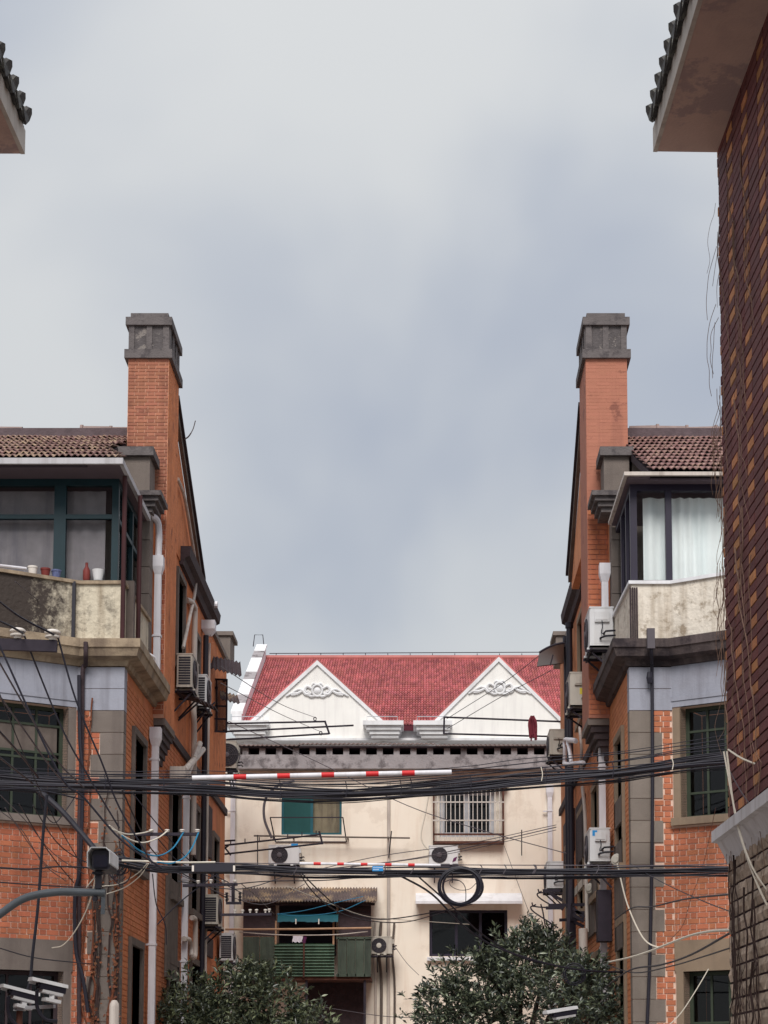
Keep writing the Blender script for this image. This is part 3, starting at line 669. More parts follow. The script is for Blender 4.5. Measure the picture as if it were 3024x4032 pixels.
b = MB(); b.sweep([FN.p(-.06, 0, 0), FN.p(12, 0, 0)], [(-.1, 3.14), (.008, 3.14), (.03, 3.2), (.075, 3.285), (.115, 3.29), (.115, 3.365), (-.1, 3.365)], 1); b.build('stone_ledge', M['ledge'], nb)
def eave(parent, F, ov, zt, peel):
    """flat soffit, white fascia and black barrel tiles"""
    b = MB(); b.fb(F, 0, 8, -.2, ov, zt, zt + .03); sf = b.build('eave_soffit', peel, parent)
    b = MB(); b.fb(F, -.0, 8, ov, ov + .03, zt - .004, zt + .17); b.build('fascia', M['fascia'], parent)
    b = MB(); b.prism([F.p(.0, d, z) for d, z in ((ov + .02, zt + .16), (ov + .02, zt + .2), (-1.4, zt + .95), (-1.4, zt + .9))], F.U * 8); rf = b.build('roof', M['roof_black'], parent)
    sl = Vector((1.42, .75)).normalized()
    for i in range(30):
        u = .09 + i * .2
        def P(d, h): return F.p(u, ov + .05 - d * sl.x, zt + .215 + d * sl.y + h)
        b = MB()
        for k in range(3): b.tube([P(k * .28 - .01, .02), P(k * .28 + .3, .02)], [.056, .05], 8)
        b.tube([P(-.015, .02), P(.012, .02)], [.064, .064], 8); b.build('barrel_tile', M['roof_black'], rf, True)
        b = MB(); pts = [(-.1, .0), (-.06, -.045), (0, -.07), (.06, -.045), (.1, .0)]
        q = [F.p(u + .1 + x, ov + .06, zt + .2 + h) for x, h in pts] + [F.p(u + .1 + x, ov - .3, zt + .4 + h) for x, h in pts]
        b.add(q + [v + V(0, 0, .018) for v in q], [(j, j + 1, 6 + j, 5 + j) for j in range(4)] + [(10 + j, 11 + j, 16 + j, 15 + j) for j in range(4)] + [(j, 10 + j, 11 + j, j + 1) for j in range(4)])
        b.prism([F.p(u + .1 + x, ov + .066, zt + .2 + h) for x, h in ((-.09, .0), (-.06, -.04), (0, -.085), (.06, -.04), (.09, .0))], F.N * .012); b.build('pan_tile', M['roof_black'], rf)
eave(nb, FN, .43, 8.2, M['soffit_peel'])
XL2 = -2.857 - .43
FL = Fr((XL2, YN, 0), (math.sin(-ya * .2), -1, 0), (1, 0, 0))
nl = thing('tile_eave_house', 'building whose black tiled eave corner shows at the upper left edge', 'building', (XL2, YN, 0))
b = MB(); b.fb(FL, 0, 12, -.4, 0, 0, 8.2); lw = b.build('brick_wall', M['joint_dark'], nl)
bb = {'clinker': MB(), 'clinker_ochre': MB()}; z = .3; i = 0
while z < 8.18:
    u = -.15 - (.5 if i % 2 else 0); k = 0
    while u < 6:
        w = (.19, .31)[k % 2]
        if u + w > .02: bb['clinker_ochre' if k % 4 == 0 else 'clinker'].fb(FL, max(u + .006, 0), u + w - .006, -.01, .008, z + .006, z + c - .007)
        u += w; k += 1
    z += c; i += 1
for k in bb: o = bb[k].build('brick_courses', M[k], lw); o['kind'] = 'stuff'
eave(nl, FL, .43, 8.19, M['soffit_peel'])
# ---------------- bare creeper on the clinker wall
cp = thing('bare_creeper', 'leafless creeper stems climbing the dark clinker wall', 'climbing plant', (XN, YN, 0))
random.seed(21)
def stem(u, z, n, step, r, m, up=False, wob=.05, du=0., d=.02, fork=.25, zmin=.4):
    P = []; dd = d
    for i in range(n):
        P.append(FN.p(u, dd, z)); u += random.gauss(du, wob); z += (step if up else -step) * random.uniform(.6, 1.3); dd = d + random.uniform(0, .012)
        if not (-.04 < u < 1.6) or z < zmin or z > 8.1: break
    if len(P) < 3: return
    q = MB(); Q = spline(P, 4); q.tube(Q, [r * (1 - .6 * i / len(Q)) for i in range(len(Q))], 5); q.build('stem', m, cp)
    if fork and r > .003:
        for k in range(random.randint(1, 3)):
            j = random.randrange(1, len(P)); p = P[j]; uu = (p - FN.O).dot(FN.U); stem(uu, p.z, random.randint(3, 7), step, r * .6, m, up, wob * 1.3, random.choice((-1, 1)) * .02, d, 0)
for u0, z0 in ((.1, 7.6), (.35, 7.9), (.6, 7.4), (.9, 7.8), (.2, 6.6), (.5, 6.2), (.8, 6.5), (.15, 5.6), (.45, 5.2), (.7, 5.4), (.95, 5.0), (.3, 4.7), (.65, 4.4), (.12, 4.5)):
    stem(u0, z0, random.randint(8, 14), .14, random.uniform(.003, .006), M['vine'], wob=.05, du=.022)
for i in range(15):
    stem(random.uniform(0, 1.1), random.uniform(2.3, 3.2), random.randint(6, 12), .13, random.uniform(.003, .008), M['vine_dark'], wob=.045, d=.035)
for i in range(34):   # twigs hanging free past the far corner
    z = random.choice((7.9, 7.6, 7.3, 7.0, 6.4, 6.2, 5.9, 5.5, 5.2, 5.0, 4.6, 5.7, 6.0)) + random.uniform(-.1, .1); P = []; x = random.uniform(-.02, .03)
    for k in range(random.randint(4, 9)): P.append(FN.p(-.02, x + .012, z)); z -= random.uniform(.07, .13); x += random.gauss(.002, .022); x = max(.0, min(.085, x))
    q = MB(); q.tube(spline(P, 4), random.uniform(.0013, .0022), 4); q.build('hanging_twig', M['vine'], cp)
# ================================================================= the cream block closing the alley
dm('cream', (244, 234, 220), rough=.9, var=.04, vs=1.2, bump=.12, bs=60, streak=((196, 164, 138), .34, 4), tint=((230, 212, 192), .3, .8), stain=((214, 200, 184), .35, 1.6), sharp=(.54, .6))
dm('concrete', (156, 150, 152), rough=.95, var=.15, vs=2, bump=.5, bs=18, stain=((92, 86, 88), .8, 3), sharp=(.5, .62))
dm('white_wall', (238, 236, 232), rough=.85, var=.04, vs=2, bump=.05, streak=((204, 200, 200), .4, 6))
dm('white_mould', (226, 226, 228), rough=.85, var=.04, vs=3, streak=((176, 172, 172), .4, 5))
dm('red_tile', (180, 102, 102), rough=.6, var=.22, vs=1.3, bump=.2, rand=.28, spec=.35)
dm('corrugated', (96, 84, 84), rough=.85, var=.2, vs=3, stain=((172, 148, 118), .8, 2.4), sharp=(.5, .6), streak=((46, 38, 44), .6, 4))
dm('green_tin', (104, 130, 112), rough=.7, var=.15, vs=3, streak=((52, 58, 56), .6, 4))
dm('green_board', (78, 88, 78), rough=.85, var=.2, vs=4, bump=.3, streak=((40, 42, 42), .7, 6))
dm('tarp', (32, 86, 98), rough=.6, var=.1, vs=5)
dm('mesh_green', (34, 78, 78), rough=.8, var=.08, vs=6, streak=((24, 66, 68), .4, 5))
dm('curtain_b', (136, 124, 104), rough=.9, var=.15, vs=5, streak=((76, 66, 62), .8, 9))
dm('bamboo', (176, 140, 112), rough=.7, var=.15, vs=9)
dm('alu', (190, 192, 198), rough=.45, var=.08, vs=5, metal=.2)
dm('steel_bar', (196, 188, 182), rough=.6, var=.12, vs=8)
dm('red_under_shade', (84, 36, 46), rough=.9, var=.1)  # dark slab colour deepens the shadow lines between the red tiles
YC = 40.0; FC = Fr((0, YC, 0), (1, 0, 0), (0, -1, 0))
def rc(z, x0, y0, x1, y1, Y=YC):
    a, c = at(z, x0, y1, Y), at(z, x1, y0, Y); return a.x, c.x, a.z, c.z
cb_ = thing('cream_block', 'cream rendered block with barred window at the end of the alley', 'building', (0, YC, 0))
w1 = rc('T', 255, 150, 820, 560); w2 = rc('U', 245, 215, 890, 772); w3 = rc('H', 985, 387, 1325, 590)
wl_ = at('G', 60, 700, YC).x; wr_ = at('G', 1640, 700, YC).x; zs0, zs1 = at('G', 500, 592, YC).z, at('G', 500, 528, YC).z
sh = rc('V', 130, 112, 1335, 965)
b = MB(); b.holed(FC, .3, wl_ - 1.5, wr_ + 2, 0, zs1 - .05, [w1, w2, w3]); cwl = b.build('wall', M['cream'], cb_)
b = MB(); q0, q1 = at('G', 150, 592, YC - .3).x, at('G', 1545, 592, YC - .3).x
b.fb(FC, q0, q1 + 1.5, -.1, .3, zs0, zs1 - .02); b.build('concrete_beam', M['concrete'], cb_)
b = MB(); b.fb(FC, q0 - .05, q1 + 1.5, -2.5, .36, zs1 + .13, zs1 + .16); lr = b.build('eave_slab', M['shade_underlay'], cb_)
for i in range(20):
    u = q0 + .1 + i * .37; q = MB(); q.fb(FC, u, u + .13, -.3, .27, zs1 - .02, zs1 + .13); q.build('eave_block', M['concrete'], lr)
tmc = tile_mesh('eave_tile', M['ridge'], .2, .5, 2, .012, .02)
u = q0 - .05; k = 0
while u < q1 + .2:
    rep('eave_tile', tmc, lr, (u, YC - .4, zs1 + .16 + (.03 if 6 < k < 22 else 0)), Matrix.Rotation(R(8), 3, 'X')); u += .2; k += 1
b = MB(); b.fb(FC, q0, q1 + 1.5, -2.5, -.32, zs1 - .3, zs1 + .16); b.build('eave_shadow_gap', M['shade_underlay'], lr)  # solid dark backing painted as the shade between the blocks
# windows
w = window(cb_, FC, w1[0], w1[1], w1[2], w1[3], .06, 2, 1, M['tarp'], G_CLEAR, .06, (M['curtain_b'], .1), .05)
x = (w1[0] + w1[1]) / 2; b = MB(); b.fb(FC, w1[0] + .05, x - .03, -.09, -.08, w1[2] + .05, w1[3] - .05); b.build('insect_screen', M['mesh_green'], w)
w = window(cb_, FC, w2[0], w2[1], w2[2], w2[3], .05, 2, 1, M['alu'], G_DARK, .14, None, .11)
cg = rc('U', 165, 115, 1008, 838, YC - .2); Fc2 = Fr((0, YC - .22, 0), (1, 0, 0), (0, -1, 0))
b = MB(); b.fb(Fc2, cg[0], cg[0] + .035, -.2, .02, cg[2], cg[3]); b.fb(Fc2, cg[1] - .035, cg[1], -.2, .02, cg[2], cg[3]); b.fb(Fc2, cg[0], cg[1], -.22, .02, cg[2] - .02, cg[2] + .03); b.fb(Fc2, cg[0] - .04, cg[1] + .1, -.22, .1, cg[3] - .03, cg[3] + .01)
b.fb(Fc2, cg[0], cg[1], -.01, .02, cg[2] + .16, cg[2] + .2)
cage = b.build('window_cage', M['rust'], cb_)
for i in range(15):
    u = cg[0] + .1 + (cg[1] - cg[0] - .2) * i / 14; q = MB(); q.bar((u, YC - .23, cg[2] + .06), (u, YC - .23, cg[3] - .03), .018); q.build('bar', M['steel_bar'], cage)
for zz in (.36, .66):
    z = cg[2] + (cg[3] - cg[2]) * zz; q = MB(); q.bar((cg[0], YC - .243, z), (cg[1], YC - .243, z), .014, .028); q.build('cross_bar', M['steel_bar'], cage)
w = window(cb_, FC, w3[0], w3[1], w3[2], w3[3], .1, 3, 1, M['black_frame'], G_DARK, .06, None, .06)
b = MB(); b.fb(FC, w3[0] + .08, w3[0] + .62, -.3, -.28, w3[2] + .62, w3[3] - .1); b.build('paper_blind', M['curtain_b'], w)
aw = rc('H', 925, 330, 1390, 362, YC - .4); b = MB()
b.prism([FC.p(aw[0], d, z) for d, z in ((0, aw[3] + .12), (.45, aw[2] + .06), (.45, aw[2]), (0, aw[3] - .04))], (aw[1] - aw[0], 0, 0)); b.build('window_canopy', M['white_paint'], cb_)
b = MB(); b.fb(FC, w3[0] - .05, w3[1] + .05, 0, .12, w3[2] - .1, w3[2] - .02); b.build('window_sill', M['white_paint'], cb_)
for zx in (126, 1512):
    p = at('H', zx, 300, YC - .08); downpipe(cb_, p.x, YC - .08, .3, at('H', zx, -140, YC).z if zx > 500 else zs0 - .05, M['pvc'], hop=at('H', zx, -120, YC).z if zx > 500 else None, w=.1)
b = MB(); p = at('H', 808, 100, YC); b.cyl((p.x, YC - .05, .3), (p.x, YC - .05, at('T', 1300, 60, YC).z), .035, 8); b.build('drainpipe', M['pvc_old'], cb_, True)
for i, xx in enumerate((745, 770, 828)):
    b = MB(); p = at('H', xx, 700, YC); b.tube(spline([(p.x + .02, YC - .06, 5.3), (p.x - .02, YC - .06, 4.6), (p.x + .03, YC - .06, 3.8), (p.x, YC - .06, 1.)], 5), .025 + .008 * (i % 2), 7); b.build('service_pipe', M['wood_grey' if i else 'pvc_old'], cb_, True)
rl_ = rc('T', 0, 568, 1455, 585, YC - .3); b = MB(); b.bar((rl_[0], YC - .32, rl_[2] + .03), (rl_[1], YC - .32, rl_[2] - .02), .05, .03)
for u in (.25, .6, .86): x = rl_[0] + (rl_[1] - rl_[0]) * u; b.bar((x, YC, rl_[2]), (x, YC - .32, rl_[2]), .03)
tag(b.build('drying_shelf_rail', M['wood_grey']), 'long thin rail on brackets under the teal framed window', 'rail')
# ---------------- laundry rail frame under the teal window
b = MB(); f = rc('T', 150, 400, 830, 600, YC - .5); y = YC - .5
for a, c in (((f[0], y, f[3]), (f[1], y, f[3])), ((f[0], y, f[3]), (f[0] + .08, y + .45, f[2])), ((f[1], y, f[3]), (f[1] + .06, y + .45, f[2])), ((f[0] + .08, YC - .02, f[2]), (f[1] + .06, YC - .02, f[2]))): b.bar(a, c, .022)
tag(b.build('laundry_frame', M['iron']), 'iron laundry frame fixed across the teal framed window', 'rack')

# ---------------- patched-up balcony shack
yk = YC - 1.0; FK = Fr((0, yk, 0), (1, 0, 0), (0, -1, 0))
s0 = rc('V', 130, 260, 1330, 965, yk)
sk_ = thing('balcony_shack', 'patched balcony shack of green tin and boards under a corrugated roof', 'balcony', (s0[0], yk, 0))
b = MB(); b.fb(FK, s0[0], s0[1], -1.0, -.03, s0[2] - .06, s0[2] + .02); b.build('floor', M['rust'], sk_)
a = rc('V', 135, 265, 440, 580, yk); b = MB(); b.fb(FK, a[0], a[1], -.05, -.01, a[2], a[3]); b.build('upper_board', M['wood_dark'], sk_)
a = rc('V', 1025, 265, 1330, 580, yk); b = MB(); b.fb(FK, a[0], a[1], -.05, -.01, a[2], a[3]); b.build('upper_board', M['wood_dark'], sk_)
for x0, x1, y0 in ((135, 288, 590), (292, 425, 590), (1020, 1100, 600), (1104, 1180, 600), (1184, 1262, 600), (1266, 1330, 600)):
    a = rc('V', x0, y0, x1, 960, yk); b = MB(); b.fb(FK, a[0], a[1], -.03, random.uniform(0, .012), a[2], a[3]); b.fb(FK, a[0] - .004, a[0] + .02, 0, .03, a[2], a[3]); b.build('board', M['green_board'], sk_)
a = rc('V', 1005, 590, 1332, 612, yk); b = MB(); b.fb(FK, a[0], a[1], -.02, .03, a[2], a[3]); b.build('rail', M['green_board'], sk_)
a = rc('V', 1005, 935, 1332, 962, yk); b = MB(); b.fb(FK, a[0], a[1], -.02, .03, a[2], a[3]); b.build('rail', M['green_board'], sk_)
for x0, x1 in ((425, 704), (704, 988)):          # ribbed tin, ridges run across
    a = rc('V', x0, 650, x1, 962, yk); b = MB(); n = 88; vv = []
    for i in range(n + 1):
        z = a[2] + (a[3] - a[2]) * i / n; d = .035 * math.sin(2 * math.pi * i / n * 11)
        vv += [FK.p(a[0], d, z), FK.p(a[1], d, z)]
    b.add(vv, [(2 * i, 2 * i + 1, 2 * i + 3, 2 * i + 2) for i in range(n)]); b.build('ribbed_panel', M['green_tin'], sk_, 'all')
a = rc('V', 695, 640, 712, 970, yk); b = MB(); b.fb(FK, a[0], a[1], .02, .05, a[2], a[3]); b.build('batten', M['rust'], sk_)
for x0 in (432, 970):
    a = rc('V', x0, 440, x0 + 18, 660, yk); b = MB(); b.fb(FK, a[0], a[1], -.06, .0, a[2], a[3]); b.build('post', M['bamboo'], sk_)
a = rc('V', 440, 360, 985, 655, yk); b = MB(); b.fb(FK, a[0], a[1], -.9, -.85, a[2] - .2, a[3] + .3); b.build('dark_room_backing', M['interior'], sk_)  # dark panel painted as the unlit inside of the shack
a = rc('V', 455, 370, 1022, 450, yk - .3); b = MB(); n = 20; vv = []   # tarpaulin blind
for i in range(n + 1):
    x = a[0] + (a[1] - a[0]) * i / n; r_ = random.uniform(-.012, .012)
    vv += [V(x, yk, a[3] + .02), V(x, yk - .2 + r_, (a[2] + a[3]) / 2 + .05), V(x, yk - .3 + r_, a[2] + r_)]
b.add(vv, [(3 * i + j, 3 * i + j + 1, 3 * i + j + 4, 3 * i + j + 3) for i in range(n) for j in range(2)]); tp = b.build('tarpaulin_blind', M['tarp'], sk_, 'all')
for xx in (628, 842):
    b = MB(); p = at('V', xx, 440, yk - .31); b.box((p.x - .012, p.y - .01, p.z - .07), (p.x + .012, p.y + .01, p.z + .04)); b.build('clip', M['ceramic'], tp)
a0, a1 = at('V', 128, 118, YC), at('V', 1385, 118, YC); b0, b1 = at('V', 128, 256, yk - .35), at('V', 1385, 256, yk - .35)
b = MB(); n = 46 * 4; vv = []
for i in range(n + 1):
    t_ = i / n; h = .022 * math.cos(2 * math.pi * t_ * 46); e = .02 * math.sin(t_ * 9) + random.uniform(-.004, .004)
    p, q = a0.lerp(a1, t_), b0.lerp(b1, t_); vv += [p + V(0, .1, h), q + V(0, e, h)]
b.add(vv, [(2 * i, 2 * i + 2, 2 * i + 3, 2 * i + 1) for i in range(n)]); b.add([v + V(0, 0, -.012) for v in vv], [(2 * i, 2 * i + 1, 2 * i + 3, 2 * i + 2) for i in range(n)]); b.build('corrugated_roof', M['corrugated'], sk_, 'all')
b = MB(); b.bar(b0 + V(.05, .15, -.05), b1 + V(-.05, .15, -.05), .05); b.build('roof_batten', M['wood_dark'], sk_)
b = MB(); a = rc('V', 720, 975, 1280, 1185, YC - .05); b.fb(FC, a[0], a[1], .0, .05, 0, a[3]); b.build('lower_panel', M['wood_dark'], sk_)
for xx in (728, 1272):
    b = MB(); p = at('V', xx, 975, yk + .1); b.bar((p.x, yk + .1, 0.01), (p.x, yk + .1, s0[2]), .05); b.build('prop', M['iron'], sk_)
# laundry and pole
b = MB(); p, q = at('V', -30, 520, yk - .75), at('V', 1335, 507, yk - .75); b.tube([p, p.lerp(q, .5) + V(0, 0, -.01), q], .022, 8)
tag(b.build('bamboo_pole', M['bamboo'], None, True), 'pale bamboo drying pole in front of the shack opening', 'pole')
b = MB(); p, q = at('V', 100, 545, yk - .7), at('V', 1300, 540, yk - .7); b.tube(spline([p, at('V', 500, 572, yk - .7), at('V', 980, 570, yk - .7), q], 6), .012, 6)
tag(b.build('drying_line', M['pvc_old'], None, True), 'thin sagging drying line below the bamboo pole', 'line')
def cloth(name, label, cat, x0, y0, x1, y1, m, Y, w=.02):
    a = rc('V', x0, y0, x1, y1, Y); b = MB(); n, k = 8, 6; vv = []
    for j in range(k + 1):
        for i in range(n + 1): vv.append(V(a[0] + (a[1] - a[0]) * i / n + .01 * math.sin(j), Y + w * math.sin(i * 1.9 + j * .4) * j / k, a[3] + (a[2] - a[3]) * j / k * (1 - .12 * (i % 3 == 1))))
    b.add(vv, [(j * (n + 1) + i, j * (n + 1) + i + 1, (j + 1) * (n + 1) + i + 1, (j + 1) * (n + 1) + i) for j in range(k) for i in range(n)])
    return tag(b.build(name, m, None, 'all'), label, cat)
cloth('white_towel', 'small white cloth hung above the ribbed tin panel', 'cloth', 597, 575, 690, 642, M['fabric_white'], yk - .7)
cloth('purple_cloth', 'narrow purple cloth hung beside the small white cloth', 'cloth', 693, 575, 725, 650, M['fabric_purple'], yk - .68)

# ================================================================= the white gabled building behind
YG = 46.0; FG = Fr((0, YG, 0), (1, 0, 0), (0, -1, 0))
gb = thing('white_gabled_building', 'white building with two pediments and red tiled roof in the middle', 'building', (0, YG, 0))
ea = at('G', 170, 390, YG + .3); xl = ea.x; xr = at('G', 1545, 390, YG + .3).x + 2.5
ridY = 53.0; rid = at('G', 275, 108, ridY)
ez = at('G', 880, 392, YG + .3).z; eY = YG + .3
zc_ = at('G', 500, 452, YG).z
b = MB(); b.box((xl - .1, YG + .5, 0), (xr, ridY + 4, ez - .1)); b.build('wall', M['white_mould'], gb)
b = MB(); b.prism([(xl, eY, ez), (xl, ridY, rid.z), (xl, ridY + 4, rid.z - 2), (xl, ridY + 4, rid.z - 2.2), (xl, ridY, rid.z - .15), (xl, eY, ez - .15)], (xr - xl, 0, 0)); rf = b.build('roof', M['red_under_shade'], gb)
sl = math.hypot(ridY - eY, rid.z - ez); ang = math.atan2(rid.z - ez, ridY - eY); rows = 30; ln = sl / rows; tw = .074
def red_tile(b, x, d):
    n = 4; vv = []
    for dd in (d - .02, d + ln * .86):
        lift = .045 if dd < d else .012
        for i in range(n + 1):
            h = (0.0, .016, .034, .026, .004)[i] + lift
            vv.append(V(x + tw * .9 * i / n, eY + dd * math.cos(ang) - h * math.sin(ang), ez + dd * math.sin(ang) + h * math.cos(ang)))
    vv += [V(v.x, v.y + .03 * math.sin(ang), v.z - .04) for v in vv[:n + 1]]
    b.add(vv, [(i, i + 1, n + 2 + i, n + 1 + i) for i in range(n)] + [(2 * (n + 1) + i, 2 * (n + 1) + i + 1, i + 1, i) for i in range(n)])
ga = [(rc('G', 497, 112, 497, 112, YG)[0], rc('G', 497, 112, 497, 112, YG)[2], at('G', 205, 455, YG).x, at('G', 790, 455, YG).x),
      (at('G', 1287, 97, YG).x, at('G', 1287, 97, YG).z, at('G', 1010, 455, YG).x, at('G', 1580, 455, YG).x)]
tm0 = MB(); n = 4
for dd in (-.02, ln * .86):
    for i in range(n + 1): tm0.v.append(V(tw * .9 * i / n, dd, (0.0, .016, .034, .026, .004)[i] + (.045 if dd < 0 else .012)))
tm0.v += [V(v.x, v.y, v.z - .05) for v in tm0.v[:n + 1]]
tm0.f = [(i, i + 1, n + 2 + i, n + 1 + i) for i in range(n)] + [(2 * (n + 1) + i, 2 * (n + 1) + i + 1, i + 1, i) for i in range(n)]; tm0.m = [0] * len(tm0.f)
tme = tm0.mesh('roof_tile', M['red_tile']); Rr = Matrix.Rotation(ang, 3, 'X'); cnt = 0; b = MB()
mid = at('G', 890, 330, 48).x; cells = []
for r in range(rows):
    for c in range(int((xr - 1.4 - xl) / tw)):
        x = xl + c * tw; d = r * ln
        # hidden under the pediment roofs
        zz = ez + d * math.sin(ang)
        if any(abs(x - q[0]) < max(0, (q[1] - zz)) / (q[1] - at('G', 497, 383, YG).z) * (q[3] - q[2]) / 2 * .85 for q in ga): continue
        cells.append((abs(x - mid) + r * .05, x, d))
cells.sort()
for i, (k, x, d) in enumerate(cells):
    if i < 300: rep('roof_tile', tme, rf, V(x, eY + d * math.cos(ang), ez + d * math.sin(ang)), Rr)
    else: red_tile(b, x, d)
o = b.build('tile_courses', M['red_tile'], rf); o['kind'] = 'stuff'
b = MB(); b.cyl((xl, ridY, rid.z + .05), (xr, ridY, rid.z + .05), .09, 8); b.build('ridge_cap', M['red_tile'], rf)
# verge wall at the left end: rough white lumps
b = MB(); b.prism([(xl - .24, eY - .2, ez - .1), (xl - .24, eY - .2, ez + .25), (xl - .24, ridY, rid.z + .4), (xl - .24, ridY, rid.z - .3)], (.24, 0, 0)); b.build('verge_wall', M['white_mould'], gb)
for i in range(9):
    y0, y1 = eY - .2 + (ridY - eY + .2) * i / 9, eY - .2 + (ridY - eY + .2) * (i + .97) / 9; h0, h1 = [ez + .252 + (rid.z + .4 - ez - .25) * (y - eY + .2) / (ridY - eY + .2) for y in (y0, y1)]
    q = MB(); q.prism([(xl - .28, y0, h0), (xl - .28, y1, h1), (xl - .28, y1, h1 + .07), (xl - .28, y0, h0 + .07 + random.uniform(-.01, .01))], (.31, 0, 0)); q.build('verge_coping', M['concrete' if i % 3 == 1 else 'white_mould'], gb)
# railing along the ridge
b = MB(); z1 = at('G', 800, 85, ridY).z; b.bar((xl + .1, ridY, z1 + .03), (xr, ridY, z1 + .08), .02)
rg = b.build('ridge_railing', M['iron'], gb)
i = 0; x = xl + .3
while x < xr: q = MB(); q.bar((x, ridY, rid.z + .1), (x, ridY, z1 + .03), .02); q.build('baluster', M['iron'], rg); x += .66
q = MB(); q.tube([(xl - .38, ridY, rid.z + .4), (xl - .34, ridY, rid.z + .75), (xl - .1, ridY, rid.z + .75), (xl - .06, ridY, rid.z + .4)], .014, 5); q.build('rail_hoop', M['iron'], rg)
# pediments
for k, (ax, az, x0, x1) in enumerate(ga):
    pz = at('G', 497, 380, YG).z
    hw = (x1 - x0) / 2
    zsh = at('G', 497, 383, YG).z; b = MB(); b.prism([(x0, YG, zc_), (x1, YG, zc_), (x1, YG, zsh), (ax, YG, az - .1), (x0, YG, zsh)], (0, .5, 0)); pd = b.build('pediment', M['white_wall'], gb)
    sx = Vector((hw, az - zc_))
    for sg in (-1, 1):
        e = V(ax + sg * hw * 1.02, YG, zsh); a_ = V(ax, YG, az)
        d_ = (e - a_).normalized(); nrm = V(-d_.z, 0, d_.x) * (1 if sg > 0 else -1)
        if nrm.z < 0: nrm = -nrm
        b = MB(); b.prism([a_, e, e - nrm * .085, V(ax, YG, az - .085 / abs(nrm.z))], (0, .6, 0)); b.v = [v + V(0, -.055, 0) for v in b.v]; b.build('raking_cornice', M['white_mould'], pd)
        b = MB(); b.prism([a_ + V(0, 0, .004), e + V(0, 0, .004), e + V(0, 0, .06), a_ + V(0, 0, .06)], (0, 6, 0)); b.build('pediment_roof', M['red_tile'], pd)
    # scrollwork relief
    c = at('G', (497, 1291)[k], (243, 232)[k], YG); ys = YG - .02
    or_ = MB(); or_.lathe((c.x, ys + .04, c.z), [(.0, .075), (.05, .07), (.085, .045), (.09, 0)], 14, (0, -1, 0)); orn = or_.build('scroll_ornament', M['white_mould'], pd, True)
    q = MB(); q.tube([V(c.x + .13 * math.cos(t * .3927), ys - .01, c.z + .15 * math.sin(t * .3927)) for t in range(17)], .03, 6); q.build('oval_ring', M['white_mould'], orn, True)
    for sg in (-1, 1):
        for pts, r0 in (([(.14, .06), (.27, .13), (.33, .05), (.3, -.05), (.23, -.03)], .035), ([(.16, -.1), (.3, -.13), (.4, .0), (.52, .03), (.66, -.06)], .036), ([(.42, -.02), (.55, -.1), (.7, -.11), (.84, -.19)], .032), ([(.05, -.18), (.16, -.2), (.26, -.12), (.2, -.06)], .032), ([(.34, .02), (.45, -.05), (.56, -.13), (.7, -.16)], .03), ([(.02, .2), (.1, .23), (.15, .17)], .025)):
            P = spline([V(c.x + sg * x * .95, ys - .012, c.z + z * .78) for x, z in pts], 5); q = MB(); q.tube(P, [r0 * (1.05 - .35 * abs(2 * i / len(P) - .7)) for i in range(len(P))], 6); q.build('scroll', M['white_mould'], orn, True)
# box gutters between and beside the pediments, soffit and columns
zt = at('G', 500, 375, YG).z
for x0, x1, zo in ((100, 285, 0), (695, 872, 0), (915, 1085, -.0)):
    a = rc('G', x0, 372, x1, 440, YG - .5); z1, z0 = a[3] + zo, a[2] + zo; h = z1 - z0; Fq = Fr((0, YG - .5, 0), (1, 0, 0), (0, -1, 0)); b = MB(); w_ = a[1] - a[0]
    b.fb(Fq, a[0], a[1], -.9, 0, z1 - h * .28, z1); b.fb(Fq, a[0] + w_ * .08, a[1] - w_ * .06, -.9, -.08, z1 - h * .55, z1 - h * .28)
    b.fb(Fq, a[0] + w_ * .16, a[1] - w_ * .1, -.9, -.14, z0 + h * .2, z1 - h * .55); b.fb(Fq, a[0] + w_ * .2, a[1] - w_ * .12, -.9, -.2, z0, z0 + h * .2)
    g_ = b.build('box_gutter', M['white_mould'], gb)
    q = MB(); q.tube([(a[0] + .1, YG - .4, z1), (a[0] + .1, YG - .4, z1 + .12), (a[1] - .15, YG - .4, z1 + .12), (a[1] - .15, YG - .4, z1)], .01, 5); q.build('gutter_hoop', M['alu'], g_)
b = MB(); b.box((xl - .6, YG - .1, zc_ - .06), (xr, YG + .6, zc_)); b.build('soffit', M['white_mould'], gb)
for xx in (205, 790, 1005):
    b = MB(); p = at('G', xx, 475, YG + .3); b.lathe((p.x, YG + .2, zc_ - 1.2), [(.13, 0), (.12, .8), (.12, 1.0), (.17, 1.05), (.17, 1.14)], 14); b.build('column', M['white_mould'], gb, True)
